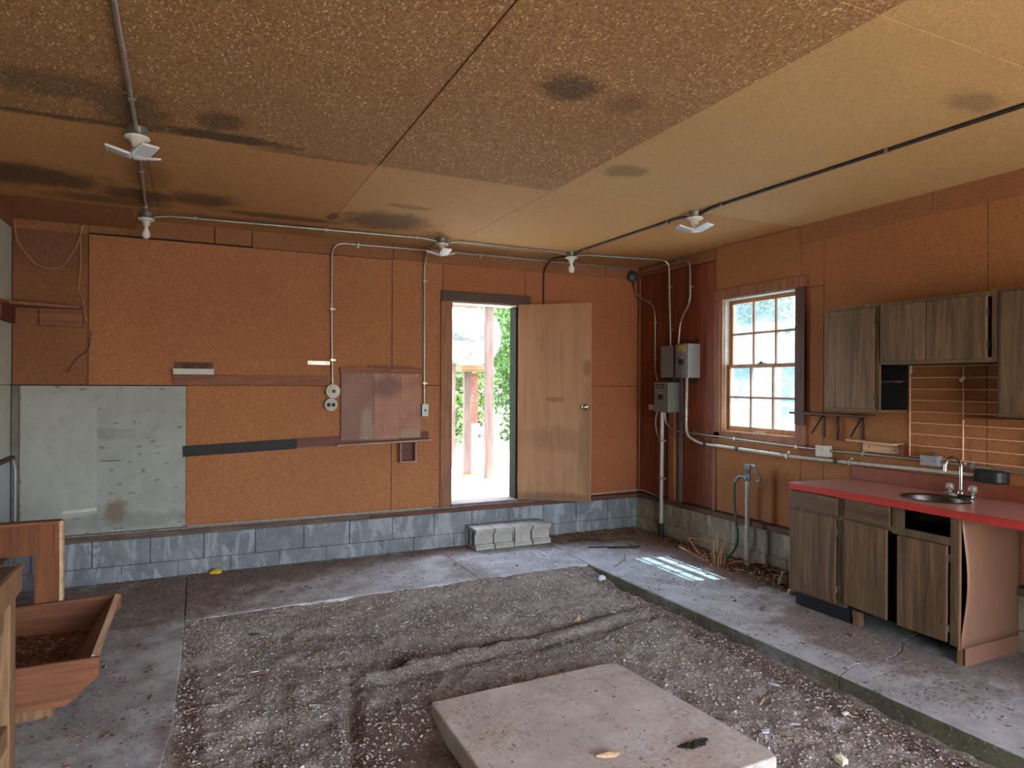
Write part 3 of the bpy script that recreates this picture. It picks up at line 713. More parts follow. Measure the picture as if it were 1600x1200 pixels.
dp('sill_lip', 'ledge_edge', DX0 - .1, 3.45, YB - .052, YB - .001, .3845, .394)
hx, hy = 3.038, YB - .024
dvec = Vector((.775, -.632, 0)).normalized(); nvec = Vector((-dvec.y, dvec.x, 0))
hc = Vector((hx, hy, 0)) + dvec * .378
s = B().obox((hc.x, hc.y, 1.432), dvec * .378, nvec * .0165, (0, 0, 1.014)); leaf = s.build('door_leaf', 'door', door_1, bevel=.002)
ec = Vector((hx, hy, 0)) + dvec * .7575
B().obox((ec.x, ec.y, 1.432), dvec * .002, nvec * .0160, (0, 0, 1.0135)).build('door_edge', 'door_edge', leaf)
kc = Vector((hx, hy, 1.385)) + dvec * .700
kn = B()
for sg in (-1, 1):
    kn.lathe([(0.001, .066), (.018, .064), (.026, .055), (.027, .047), (.020, .036), (.011, .030), (.011, .012), (.030, .008), (.032, .0)][::-1], kc + nvec * .0165 * sg, 20, nvec * sg)
kn.build('door_knob', 'brass', leaf)
B().obox(ec + Vector((0, 0, 1.385)) + dvec * .004, dvec * .003, nvec * .010, (0, 0, .028)).build('latch_plate', 'brass', leaf)
for z in (.62, 1.4, 2.25):
    B().tube([(hx, hy + .0, z - .045), (hx, hy + .0, z + .045)], .007, 8).build('hinge', 'dark_metal', door_1)

# ------------------------------------------------------------ window
win = bpy.data.objects.new('window_1', None); C.objects.link(win); win.location = (XR, 4.5, 1.8); win['_o'] = (XR, 4.5, 1.8); struct(win)
def wp(name, mat, *a, bevel=.002, parent=None): return box(*a).build(name, mat, parent or win, bevel=bevel)
wp('casing', 'casing', XR - .020, XR, WY0 - .10, 5.02, WZ1 + .002, 2.535)
wp('casing', 'casing_side_dark', XR - .028, XR, WY0 - .10, WY0 - .001, 1.29, WZ1 + .0)  # side casing in darker wood, its shade put into the colour
wp('casing', 'casing', XR - .022, XR, WY0 - .10, WY0 - .001, 1.12, 1.288)
wp('casing', 'casing', XR - .018, XR, WY1 + .001, 5.02, 1.10, WZ1)
wp('casing', 'casing', XR - .018, XR, WY0 - .095, 5.02, 1.085, WZ0 - .002)
wp('window_jamb', 'sash', XR, XR + .15, WY0 + .0, WY0 + .012, WZ0, WZ1)
wp('window_jamb', 'stop_white', XR + .04, XR + .15, WY1 - .014, WY1, WZ0, WZ1)
wp('window_jamb', 'sash', XR - .0, XR + .04, WY1 - .012, WY1, WZ0, WZ1)
wp('window_jamb', 'stop_white', XR, XR + .15, WY0 + .012, WY1 - .014, WZ1 - .012, WZ1)
wp('window_sill', 'sash', XR - .006, XR + .17, WY0 + .012, WY1 - .012, WZ0, WZ0 + .018)
def sash(xc, z0, z1, label):
    s = B(); t_ = .028; y0_, y1_ = WY0 + .014, WY1 - .016; fr = .042
    s.box(xc - t_ / 2, xc + t_ / 2, y0_, y0_ + fr, z0, z1); s.box(xc - t_ / 2, xc + t_ / 2, y1_ - fr, y1_, z0, z1)
    s.box(xc - t_ / 2, xc + t_ / 2, y0_ + fr, y1_ - fr, z0, z0 + (.045 if z0 < 1.5 else .028)); s.box(xc - t_ / 2, xc + t_ / 2, y0_ + fr, y1_ - fr, z1 - .034, z1)
    sh = s.build('sash', 'sash', win, bevel=.002)
    a, b_ = y0_ + fr, y1_ - fr; c_, d_ = z0 + (.045 if z0 < 1.5 else .028), z1 - .034
    for k in (1, 2):
        yy = a + (b_ - a) * k / 3; box(xc - .012, xc + .012, yy - .009, yy + .009, c_, d_).build('muntin', 'sash', sh)
    zz = (c_ + d_) / 2; box(xc - .0118, xc + .0118, a, b_, zz - .009, zz + .009).build('muntin', 'sash', sh)
    for k in range(3):
        for j in range(2):
            ya_ = a + (b_ - a) * k / 3; yb_ = a + (b_ - a) * (k + 1) / 3; za_ = c_ + (d_ - c_) * j / 2; zb_ = c_ + (d_ - c_) * (j + 1) / 2
            box(xc + .003, xc + .006, ya_ + .003, yb_ - .003, za_ + .003, zb_ - .003).build('pane', 'glass', sh)
    return sh
up = sash(XR + .105, 1.785, WZ1 - .014, 'u'); low = sash(XR + .072, WZ0 + .018, 1.812, 'l')
s = B(); s.box(XR + .050, XR + .095, 4.47, 4.53, 1.812, 1.822); s.lathe([(.014, 0), (.014, .012), (.002, .014)], (XR + .066, 4.5, 1.822), 12); s.box(XR + .040, XR + .066, 4.496, 4.506, 1.824, 1.832)
s.build('sash_lock', 'dark_metal', low)
box(XR + .044, XR + .058, 4.44, 4.56, WZ0 + .022, WZ0 + .034).build('sash_lift', 'stop_white', low)

# ------------------------------------------------------------ things on the back wall
wp2 = B().box(-1.238, -.084, YB - .004, YB - .0005, .388, 1.584).build('painted_sheet', 'white_panel', None, (-.66, YB, .986))
tag(wp2, 'scuffed grey-white painted sheet covering the lower back wall at left', 'wall sheet')
wp2['_o'] = (-.66, YB, .986)
B().prism([(-1.225, .50), (-.728, .555), (-.728, 1.43), (-.93, 1.53), (-1.05, 1.525), (-1.20, 1.57), (-1.225, 1.57)], YB - .0065, YB - .004, 'y').build('patch', 'white_patch', wp2)
B().obox((-.84, YB - .0085, .585), (.115, 0, .006), (0, .0015, 0), (0, 0, .013)).build('strip', 'left_pale', wp2)
B().tube(catmull([(-.70, YB - .009, .98), (-.63, YB - .010, .975), (-.56, YB - .009, .98)]), .003, 6).build('wire_bit', 'dark_metal', wp2)
B().box(-1.289, -1.244, YB - .010, YB + .004, .398, 1.584).build('edge_strip', 'grey_strip', wall_back)

r = thing('rail_board', 'long brown wooden rail nailed to the back wall under the white tray', 'board', (.45, YB, 1.64))
box(-.185, 1.084, YB - .022, YB - .001, 1.597, 1.681).build('board', 'rail', r, bevel=.002)
for k in range(9): B().tube([(.05 + k * .11, YB - .034, 1.655 + .01 * math.sin(k * 2)), (.05 + k * .11, YB - .020, 1.655 + .01 * math.sin(k * 2))], .003, 6).build('nail', 'dark_metal', r)
tt = thing('tin_tray', 'small open tray with white front lip on left end of wall rail', 'tray', (-.03, YB - .05, 1.682))
s = B(); s.box(-.181, .129, YB - .085, YB - .080, 1.683, 1.732); s.build('front_lip', 'tin', tt)
s = B(); s.box(-.181, .129, YB - .080, YB - .004, 1.682, 1.686); s.box(-.181, -.177, YB - .080, YB - .004, 1.686, 1.730); s.box(.125, .129, YB - .080, YB - .004, 1.686, 1.730); s.box(-.176, .122, YB - .007, YB - .002, 1.686, 1.788)
s.build('tray_back', 'rusty', tt)

bs = B().prism([(-.108, .986), (.815, 1.022), (.815, 1.112), (-.108, 1.078)], YB - .018, YB - .001, 'y').build('black_strip', 'blackstrip', None, (.35, YB, 1.05))
tag(bs, 'black painted board on the back wall with a row of tool pegs', 'board'); bs['_o'] = (.35, YB, 1.05)
for k in range(22): B().tube([(-.06 + k * .04, YB - .034, 1.045 + k * .0016 + (.008 if k % 2 else 0)), (-.06 + k * .04, YB - .017, 1.045 + k * .0016 + (.008 if k % 2 else 0))], .0035, 6).build('peg', 'dark_metal', bs)
s = B().prism([(.818, 1.030), (2.060, 1.058), (2.060, 1.146), (.818, 1.116)], YB - .020, YB - .001, 'y').build('red_rail', 'rail_red', None, (1.4, YB, 1.08))
tag(s, 'reddish brown rail board running behind the bottom of the pegboard', 'board')
pb = thing('pegboard', 'brown perforated hardboard pegboard with wooden top batten on back wall', 'pegboard', (1.59, YB, 1.08))
box(1.206, 1.514, YB - .034, YB - .029, 1.084, 1.712).build('perforated_panel', 'pegboard', pb)
box(1.516, 1.764, YB - .034, YB - .029, 1.084, 1.712).build('perforated_panel', 'pegboard', pb)
box(1.766, 1.973, YB - .034, YB - .029, 1.090, 1.712).build('perforated_panel', 'pegboard', pb)
box(1.196, 1.986, YB - .036, YB - .001, 1.713, 1.768).build('top_batten', 'rail', pb, bevel=.002)
box(1.206, 1.235, YB - .029, YB - .001, 1.09, 1.712).build('spacer', 'rail_red', pb)
box(1.945, 1.970, YB - .029, YB - .001, 1.09, 1.712).build('spacer', 'rail_red', pb)
s = B()
for (a, b_) in ((1.222, 1.10), (1.45, 1.10), (1.65, 1.105), (1.71, 1.105), (1.93, 1.70), (1.51, 1.70), (1.70, 1.705), (1.545, 1.655), (1.42, 1.70), (1.78, 1.36)):
    B().lathe([(.005, 0), (.0045, .003), (.001, .004)], (a, YB - .034, b_), 8, (0, -1, 0)).build('screw', 'porcelain', pb)
sb = thing('narrow_shelf', 'thin dusty ledge strip under the pegboard with a small cubby below', 'shelf', (1.62, YB, 1.05))
B().obox((1.62, YB - .052, 1.056), (.455, 0, .012), (0, .034, 0), (0, 0, .008)).build('shelf_strip', 'shelf_dusty', sb, bevel=.002)
s = B(); cxa, cxb, cz0, cz1 = 1.755, 1.915, .872, 1.045
s.box(cxa, cxa + .012, YB - .09, YB - .001, cz0, cz1); s.box(cxb - .012, cxb, YB - .09, YB - .001, cz0, cz1); s.box(cxa, cxb + .004, YB - .094, YB - .001, cz0 - .012, cz0); s.build('cubby', 'shelf_dusty', sb)
box(cxa + .012, cxb - .012, YB - .006, YB - .001, cz0, cz1).build('cubby_back', 'rail_red', sb)
tag(box(1.46, 1.865, YB - .045, YB - .001, 1.770, 1.788).build('loose_strip', 'rail', None, (1.66, YB, 1.77)), 'short loose wood strip lying on top of the pegboard batten', 'wood strip')
s = thing('metal_strap', 'short galvanised metal strap beside the left wall conduit', 'strap', (1.0, YB, 1.80))
B().obox((1.008, YB - .010, 1.801), (.098, 0, -.001), (0, .003, 0), (0, 0, .017)).build('plate', 'conduit', s)
for q in (-.08, .08): B().lathe([(.006, 0), (.005, .004), (.001, .005)], (1.008 + q, YB - .013, 1.801), 8, (0, -1, 0)).build('screw', 'box_metal', s)

# lampholder and round outlet
a = thing('round_lampholder', 'round cream porcelain lampholder on the back wall, empty socket', 'lampholder', (1.131, YB, 1.542))
B().lathe([(.055, 0), (.055, .034), (.052, .038)], (1.131, YB - .001, 1.542), 8, (0, -1, 0)).build('box', 'box_metal', a)
B().lathe([(.066, .036), (.066, .044), (.058, .050), (.036, .056), (.032, .072), (.022, .076), (.019, .070), (.018, .050)], (1.131, YB - .001, 1.542), 28, (0, -1, 0)).build('socket_base', 'porcelain', a)
B().lathe([(.018, .052), (.001, .050)], (1.131, YB - .001, 1.542), 16, (0, -1, 0)).build('socket_hole', 'black', a)
a = thing('round_outlet', 'round white double outlet just below the empty lampholder', 'outlet', (1.114, YB, 1.418))
B().lathe([(.052, 0), (.052, .036)], (1.114, YB - .001, 1.418), 8, (0, -1, 0)).build('box', 'box_metal', a)
B().lathe([(.060, .036), (.060, .040), (.055, .044), (.001, .045)], (1.114, YB - .001, 1.418), 28, (0, -1, 0)).build('cover_plate', 'tin', a)
for q in (-.021, .021): B().lathe([(.017, .044), (.017, .048), (.001, .049)], (1.114 + q, YB - .001, 1.418), 16, (0, -1, 0)).build('receptacle', 'black', a)
B().tube([(1.122, YB - .02, 1.47), (1.122, YB - .02, 1.49)], .011, 8).build('nipple', 'box_metal', a)
a = thing('toggle_switch', 'grey metal switch box with dark toggle left of the door', 'switch', (2.014, YB, 1.36))
box(1.984, 2.044, YB - .045, YB - .001, 1.300, 1.413).build('box', 'box_metal', a, bevel=.003)
box(1.981, 2.047, YB - .050, YB - .045, 1.297, 1.416).build('cover_plate', 'panel_light', a, bevel=.002)
box(2.008, 2.020, YB - .062, YB - .050, 1.345, 1.367).build('toggle', 'black', a)

# corner shelf at left
cs = thing('corner_shelf', 'bare board shelf set diagonally across the far left corner', 'shelf', (-1.15, 6.1, 2.19))
B().prism([(XL + .002, YB - .003), (XL + .002, 5.90), (-1.255, 6.02), (-.84, YB - .09), (-.84, YB - .003)], 2.190, 2.214, 'z').build('shelf_board', 'pine', cs, bevel=.002)
box(-1.113, -.827, YB - .038, YB - .001, 2.052, 2.189).build('wall_cleat', 'pine', cs, bevel=.002)
box(XL + .001, XL + .038, 5.80, 6.20, 2.060, 2.189).build('wall_cleat', 'rail_red', cs, bevel=.002)
tw = thing('hanging_twine', 'pale twine looping from the corner to a nail on the upper back wall', 'twine', (-1.0, 6.2, 2.5))
pts = catmull([(-1.27, 6.22, 2.86), (-1.249, 6.22, 2.70), (-1.192, 6.2, 2.60), (-1.119, 6.2, 2.515), (-1.028, 6.2, 2.492), (-.945, 6.21, 2.533), (-.88, 6.22, 2.66), (-.848, 6.23, 2.75), (-.835, 6.25, 2.87)])
B().tube(pts, .0035, 6).build('loop', 'twine', tw)
pts = catmull([(-.818, 6.26, 2.872), (-.842, 6.24, 2.80), (-.838, 6.22, 2.70), (-.838, 6.22, 2.55), (-.848, 6.23, 2.42), (-.858, 6.25, 2.33), (-.83, 6.26, 2.28), (-.818, 6.25, 2.20), (-.80, 6.25, 2.10)])
B().tube(pts, .0035, 6).build('tail', 'twine', tw)
B().tube([(-.825, YB + .0, 2.875), (-.825, 6.235, 2.878)], .003, 6).build('nail', 'dark_metal', tw)
tag(B().tube(catmull([(-.772, 6.272, 2.03), (-.789, 6.268, 1.88), (-.867, 6.268, 1.802), (-.915, 6.270, 1.724), (-.93, 6.272, 1.69)]), .004, 6).build('thin_dark_cord', 'dark_metal', None, (-.82, 6.27, 1.85)), 'thin dark cord curling down the back wall under the corner shelf', 'cord')

# ------------------------------------------------------------ conduits
def conduit(label, pts, r=.0105, straps=(), mat='conduit', rad=.10, group=None):
    pts_ = arcpts(pts, rad); c = Vector(pts[len(pts) // 2])
    t = thing('conduit', label, 'conduit', tuple(c), group)
    B().tube(pts_, r, 10).build('pipe', mat, t)
    for (p, d, nrm) in straps:      # saddle strap: point, pipe direction, out of the surface
        p, d, nrm = Vector(p), Vector(d).normalized(), Vector(nrm).normalized(); sd_ = d.cross(nrm)
        s = B(); s.obox(p + nrm * (r + .002), d * .009, sd_ * (r + .004), nrm * .0018); s.obox(p - nrm * .002 + sd_ * (r + .003), d * .009, sd_ * .0018, nrm * (r + .003)); s.obox(p - nrm * (r + .001) + sd_ * (r + .012), d * .009, sd_ * .012, nrm * .0014)
        s.obox(p - nrm * .002 - sd_ * (r + .003), d * .009, sd_ * .0018, nrm * (r + .003))
        s.build('strap', 'conduit', t)
    return t
DN = (0, 0, -1); zc = ZC - .0135
conduit('steel conduit on the ceiling coming from overhead to the nearest left lamp', [(-.245, YF + .02, zc), (-.268, 2.7, zc), (-.292, 3.90, zc), (-.292, 3.965, zc - .022)], .0115, [((-.28, 3.55, zc), (0, 1, 0), DN), ((-.25, 1.2, zc), (0, 1, 0), DN)])
conduit('short steel conduit between the two left ceiling lamps', [(-.296, 4.06, zc - .022), (-.298, 4.14, zc), (-.362, 5.82, zc), (-.368, 5.93, zc - .02)], .0105, [((-.32, 4.75, zc), (0, 1, 0), DN), ((-.358, 5.70, zc), (0, 1, 0), DN)])
conduit('steel conduit along the ceiling edge from the far left bulb toward the middle lamp', [(-.32, 5.985, zc - .02), (-.22, 5.975, zc), (1.88, 5.832, zc), (1.985, 5.822, zc - .02)], .0095, [((-.02, 5.962, zc), (1, 0, 0), DN), ((1.0, 5.892, zc), (1, 0, 0), DN), ((1.80, 5.838, zc), (1, 0, 0), DN)])
conduit('steel ceiling conduit between the middle lamp and the bulb near the door', [(2.08, 5.812, zc - .02), (2.20, 5.815, zc), (3.28, 5.838, zc), (3.378, 5.84, zc - .02)], .0095, [((2.25, 5.816, zc), (1, 0, 0), DN), ((3.1, 5.834, zc), (1, 0, 0), DN)])
conduit('steel conduit from the door bulb across the ceiling and down to the rear fuse box', [(3.472, 5.838, zc - .02), (3.58, 5.83, zc), (4.535, 5.690, zc), (4.535, 5.655, 2.018)], .0105, [((3.68, 5.82, zc), (1, -.1, 0), DN), ((4.535, 5.679, 2.66), (0, 0, 1), (-1, 0, 0)), ((4.535, 5.662, 2.20), (0, 0, 1), (-1, 0, 0))])
conduit('long dark conduit on the ceiling from the door bulb to the winged lamp', [(3.427, 5.79, zc - .02), (3.432, 5.68, zc), (3.458, 4.20, zc), (3.461, 4.085, zc - .02)], .0105, [((3.434, 5.6, zc), (0, 1, 0), DN), ((3.456, 4.35, zc), (0, 1, 0), DN)], mat='dark_metal')
conduit('long dark conduit on the ceiling running from the winged lamp out of view right', [(3.466, 3.985, zc - .02), (3.470, 3.88, zc), (3.515, 1.803, zc), (3.545, YF + .02, zc)], .0115, [((3.472, 3.75, zc), (0, 1, 0), DN), ((3.502, 2.48, zc), (0, 1, 0), DN)], mat='dark_metal')
conduit('thin dark cable beside the long ceiling conduit', [(3.486, 3.97, zc + .0), (3.492, 3.5, zc + .006), (3.500, 2.9, zc + .007)], .004, mat='black', rad=.05)
yw = YB - .0285
conduit('conduit bending down the back wall to the round lampholder', [(4.44, yw, 2.925), (3.608, yw, 2.93), (2.25, yw, 2.925), (1.117, yw, 2.912), (1.117, yw + .008, 2.3), (1.128, yw, 1.585)], .0105,
    [((1.36, yw, 2.916), (1, 0, 0), (0, -1, 0)), ((1.118, yw + .008, 2.30), (0, 0, 1), (0, -1, 0)), ((1.123, yw, 1.83), (0, 0, 1), (0, -1, 0)), ((2.6, yw, 2.927), (1, 0, 0), (0, -1, 0)), ((3.72, yw, 2.930), (1, 0, 0), (0, -1, 0))], rad=.12)
conduit('conduit dropping from the middle ceiling lamp to the switch beside the door', [(2.005, 5.86, zc - .022), (2.000, 6.10, zc - .02), (2.006, YB - .020, 2.80), (2.010, YB - .014, 2.4), (2.014, YB - .014, 1.415)], .0105,
    [((2.007, YB - .014, 2.62), (0, 0, 1), (0, -1, 0)), ((2.013, YB - .014, 1.62), (0, 0, 1), (0, -1, 0))], mat='conduit')
conduit('short conduit dropping behind the open door from the ceiling bulb', [(3.40, 5.88, zc - .02), (3.345, 6.12, zc - .01), (3.335, YB - .014, 2.84), (3.336, YB - .014, 2.0)], .009, mat='dark_metal')
conduit('conduit from the corner ceiling bend down to the front fuse box', [(4.545, 6.15, 2.905), (4.543, 5.42, 2.905), (4.545, 5.365, 2.85), (4.548, 5.362, 2.46), (4.535, 5.50, 2.29), (4.525, 5.515, 2.045)], .0105,
    [((4.548, 5.363, 2.62), (0, 0, 1), (-1, 0, 0)), ((4.545, 5.55, 2.905), (0, 1, 0), (-1, 0, 0))], rad=.10)
conduit('thin conduit winding from the round corner box down to the lower fuse box', [(4.485, YB - .03, 2.78), (4.50, 6.20, 2.62), (4.545, 6.08, 2.55), (4.55, 5.97, 2.49), (4.55, 5.94, 2.36), (4.552, 5.94, 1.76), (4.53, 5.86, 1.66)], .0085,
    [((4.545, 6.05, 2.535), (0, 1, .5), (-1, 0, 0)), ((4.55, 5.941, 2.3), (0, 0, 1), (-1, 0, 0)), ((4.55, 5.941, 1.9), (0, 0, 1), (-1, 0, 0))], rad=.07)
rs = conduit('thick service conduit rising from the floor to the lower fuse box', [(4.49, 5.74, -.01), (4.49, 5.74, .5), (4.492, 5.735, 1.33)], .021, [((4.49, 5.737, 1.02), (0, 0, 1), (-1, 0, 0)), ((4.49, 5.74, .62), (0, 0, 1), (-1, 0, 0))], mat='conduit_grey')
B().tube([(4.49, 5.74, -.005), (4.49, 5.74, .14)], .027, 12).build('black_sleeve', 'black', rs)
conduit('thin pale cable curving from the lower fuse box to the service conduit', catmull([(4.50, 5.83, 1.33), (4.51, 5.87, 1.22), (4.52, 5.86, 1.10), (4.52, 5.80, 1.02), (4.51, 5.765, .99)], 4), .006, mat='porcelain', rad=.02)
conduit('upper wall conduit from the lower fuse box to the white outlet box', [(4.50, 5.70, 1.33), (4.505, 5.70, 1.22), (4.53, 5.60, 1.135), (4.548, 5.27, 1.127), (4.548, 3.80, 1.100)], .0095,
    [((4.548, 4.73, 1.117), (0, 1, 0), (-1, 0, 0)), ((4.548, 4.02, 1.104), (0, 1, 0), (-1, 0, 0)), ((4.548, 5.3, 1.127), (0, 1, 0), (-1, 0, 0))], rad=.06)
conduit('upper wall conduit from the white outlet box to the grey junction box', [(4.545, 3.69, 1.10), (4.548, 3.50, 1.104), (4.548, 2.95, 1.105)], .0095, [((4.548, 3.40, 1.104), (0, 1, 0), (-1, 0, 0))])
conduit('wall conduit leaving the grey junction box to the right', [(4.548, 2.82, 1.105), (4.548, 2.2, 1.085), (4.548, 1.6, 1.07)], .0085, [((4.548, 2.62, 1.10), (0, 1, 0), (-1, 0, 0))])
cc_ = conduit('thick lower wall conduit from the front fuse box to the black receptacle', [(4.50, 5.35, 1.69), (4.50, 5.36, 1.22), (4.49, 5.33, 1.10), (4.487, 5.14, 1.041), (4.487, 4.02, 1.024), (4.535, 3.55, 1.026), (4.538, 2.58, 1.046)], .0145,
    [((4.487, 4.06, 1.0245), (0, 1, 0), (-1, 0, 0)), ((4.536, 3.5, 1.027), (0, 1, 0), (-1, 0, 0))], mat='conduit_grey', rad=.09)
s = B(); s.lathe([(.019, -.03), (.021, -.02), (.021, .02), (.019, .03)], (4.50, 5.358, 1.32), 12); s.lathe([(.022, -.012), (.022, .012)], (4.50, 5.358, 1.36), 12); s.lathe([(.019, -.018), (.019, .018)], (4.50, 5.357, 1.27), 12)
s.build('coupling', 'conduit', cc_)
for q_ in ((4.487, 5.06, 1.040), (4.487, 4.63, 1.0335), (4.528, 3.62, 1.026)): B().lathe([(.0175, -.02), (.0175, .02)], q_, 12, (0, 1, 0)).build('coupling', 'dark_metal', cc_)
conduit('thin grey cable lying along the back wall ledge', [(-.07, YB - .03, .400), (1.2, YB - .03, .399), (2.1, YB - .03, .399)], .0045, mat='conduit_grey', rad=.05)
conduit('thin cable along the ledge from behind the door to the corner riser', [(3.5, YB - .03, .398), (4.52, YB - .03, .42), (4.545, 6.15, .43), (4.545, 5.85, .40)], .006, mat='conduit_grey', rad=.08)
conduit('thin steel pipe standing at the left end of the back wall', [(-1.262, YB - .018, .39), (-1.262, YB - .018, .95), (-1.275, YB - .03, 1.018)], .009, mat='panel_light', rad=.03)

# round box in the corner
a = thing('corner_junction_box', 'round grey junction box high in the far right corner', 'junction box', (4.47, YB - .03, 2.84))
B().lathe([(.058, 0), (.062, .01), (.062, .042), (.056, .052), (.001, .053)], (4.470, YB - .014, 2.845), 24, (-.35, -1, 0)).build('box', 'dark_metal', a)
B().tube([(4.485, YB - .035, 2.80), (4.485, YB - .03, 2.76)], .014, 10).build('connector', 'dark_metal', a)

# fuse boxes
def fuse(name_label, x_, y0_, y1_, z0_, z1_, bodymat, door, extra):
    t = thing('fuse_box', name_label, 'fuse box', (XR, (y0_ + y1_) / 2, (z0_ + z1_) / 2))
    box(x_ + .004, XR - .001, y0_, y1_, z0_, z1_).build('case', bodymat, t, bevel=.003)
    box(x_ - .002, x_ + .004, y0_ - .002, y1_ + .002, z0_ - .002, z1_ + .002).build('door', door, t, bevel=.002)
    if extra:
        ym = (y0_ + y1_) / 2; zt = z1_ - .12
        box(x_ - .005, x_ - .002, ym - .055, ym + .055, z0_ + .12, zt - .02).build('breaker_plate', 'box_metal', t, bevel=.001)
        box(x_ - .012, x_ - .005, ym - .032, ym + .032, z0_ + .135, z0_ + .185).build('breaker', 'black', t, bevel=.001)
        box(x_ - .018, x_ - .012, ym - .010, ym + .010, z0_ + .150, z0_ + .172).build('breaker_toggle', 'dark_metal', t)
        box(x_ - .0056, x_ - .005, ym - .020, ym + .020, z0_ + .192, z0_ + .208).build('sticker', 'label_o', t)
    return t
ob = box(XR - .014, XR - .001, 5.25, 5.44, 1.63, 2.075).build('backing_board', 'casing_side_dark', None, (XR, 5.34, 1.85))
tag(ob, 'dark plywood backing board behind the front fuse box', 'board')
f1 = fuse('plain olive-grey metal electrical box just left of the front fuse box', 4.44, 5.50, 5.69, 1.695, 2.02, 'panel_grey', 'panel_grey', False)
f2 = fuse('grey fuse box with a yellow label and bright right side, upper right', 4.42, 5.24, 5.43, 1.69, 2.03, 'panel_light', 'panel_grey', True)
box(4.4176, 4.418, 5.275, 5.39, 1.955, 2.01).build('label_plate', 'label_y', f2)
s = B()
for k in range(3): s.box(4.4170, 4.4176, 5.285 + .01 * k, 5.38 - .012 * (k % 2), 1.993 - k * .014, 1.997 - k * .014)
s.build('lettering', 'rusty', f2)
f3 = fuse('grey fuse box with a black label plate, lowest of the three electrical boxes', 4.42, 5.545, 5.775, 1.33, 1.642, 'panel_grey', 'panel_grey', True)
box(4.4176, 4.418, 5.62, 5.745, 1.585, 1.622).build('label_plate', 'label_k', f3)
s = B(); s.box(4.4170, 4.4176, 5.64, 5.73, 1.598, 1.606); s.build('lettering', 'label_w', f3)
s = thing('side_bracket', 'small beige metal lever plate sticking out left of the lowest fuse box', 'bracket', (4.48, 5.86, 1.37))
box(4.46, 4.472, 5.79, 5.93, 1.345, 1.40).build('plate', 'tin', s, bevel=.003); box(4.472, XR - .001, 5.80, 5.815, 1.35, 1.39).build('stem', 'box_metal', s)
box(4.47, XR - .001, 5.54, 5.62, 1.645, 1.693).build('connector', 'black', f3)

# ------------------------------------------------------------ ceiling lamps
def lamp(loc, led, label, rot=0):
    x_, y_ = loc; t = thing('ceiling_lamp', label, 'lamp', (x_, y_, ZC))
    B().lathe([(.052, 0), (.052, .048), (.046, .050), (.001, .050)], (x_, y_, ZC - .001), 8, DN).build('junction_box', 'box_metal', t)
    B().lathe([(.060, .050), (.062, .060), (.055, .066), (.030, .072), (.026, .100), (.022, .104), (.001, .104)], (x_, y_, ZC), 24, DN).build('lampholder', 'porcelain', t)
    if led:
        B().lathe([(.019, .104), (.024, .115), (.034, .125), (.036, .150), (.02, .162), (.001, .163)], (x_, y_, ZC), 20, DN).build('led_hub', 'led', t)
        for k in range(3):
            an = rot + k * 2 * math.pi / 3; d = Vector((math.cos(an), math.sin(an), 0)); sd_ = Vector((-d.y, d.x, 0)); d2 = (d + Vector((0, 0, .28))).normalized()
            c_ = Vector((x_, y_, ZC - .152)) + d * .030 + d2 * .058; nn = d2.cross(sd_)
            wg = B().obox(c_, d2 * .058, sd_ * .046, nn * .006).build('led_wing', 'led', t, bevel=.004)
            B().obox(c_ + nn * (-.0065 if nn.z > 0 else .0065), d2 * .048, sd_ * .037, nn * .0008).build('led_lens', 'led_face', wg)
    else:
        B().lathe([(.014, .104), (.014, .120), (.016, .132), (.028, .158), (.031, .176), (.027, .194), (.014, .206), (.001, .209)], (x_, y_, ZC), 20, DN).build('bulb', 'bulb', t)
    return t
lamp((-.292, 4.012), True, 'nearest left ceiling lamp with three white LED wings', R(60))
lamp((-.369, 5.985), False, 'far left ceiling lampholder with a bare white bulb')
lamp((2.033, 5.815), True, 'three-winged LED ceiling lamp above the left of the doorway', R(30))
lamp((3.425, 5.84), False, 'ceiling lampholder with bare bulb above the open door')
lamp((3.463, 4.034), True, 'three-winged LED ceiling lamp on the dark conduit, toward the window', R(-78))

# ------------------------------------------------------------ kitchen: upper cabinets
XU = 4.27
def carcass(y0_, y1_, z0_, z1_, t, left=True, right=True, mat='walnut_green'):
    s = B(); s.box(XU + .018, XR - .001, y0_, y1_, z1_ - .016, z1_); s.box(XU + .018, XR - .001, y0_, y1_, z0_, z0_ + .016)
    if left: s.box(XU + .018, XR - .001, y1_ - .014, y1_, z0_ + .016, z1_ - .016)
    if right: s.box(XU + .018, XR - .001, y0_, y0_ + .014, z0_ + .016, z1_ - .016)
    s.build('carcass', mat, t)
    s = B(); s.box(XU, XU + .018, y0_, y0_ + .028, z0_, z1_); s.box(XU, XU + .018, y1_ - .028, y1_, z0_, z1_); s.box(XU, XU + .018, y0_ + .028, y1_ - .028, z1_ - .030, z1_); s.box(XU, XU + .018, y0_ + .028, y1_ - .028, z0_, z0_ + .030)
    s.build('face_frame', mat, t)
def udoor(y0_, y1_, z0_, z1_, t, hinge=None, mat='walnut'):
    d = box(XU - .018, XU - .001, y0_, y1_, z0_, z1_).build('door', mat, t, bevel=.003)
    if hinge is not None:
        for z in (z0_ + .08, z1_ - .10): box(XU - .016, XU - .000, hinge - .006, hinge + .006, z - .025, z + .025).build('hinge', 'dark_metal', d)
    return d
t = thing('wall_cabinet', 'left tall walnut-laminate wall cabinet next to the window, open sided', 'cabinet', (4.42, 3.29, 1.43))
carcass(3.075, 3.512, 1.432, 2.188, t, True, False)
udoor(3.105, 3.505, 1.455, 2.165, t, 3.10)
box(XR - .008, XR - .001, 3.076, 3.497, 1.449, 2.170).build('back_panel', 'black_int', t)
box(XU + .02, XR - .01, 3.078, 3.497, 1.640, 1.655).build('inner_shelf', 'black_int', t)
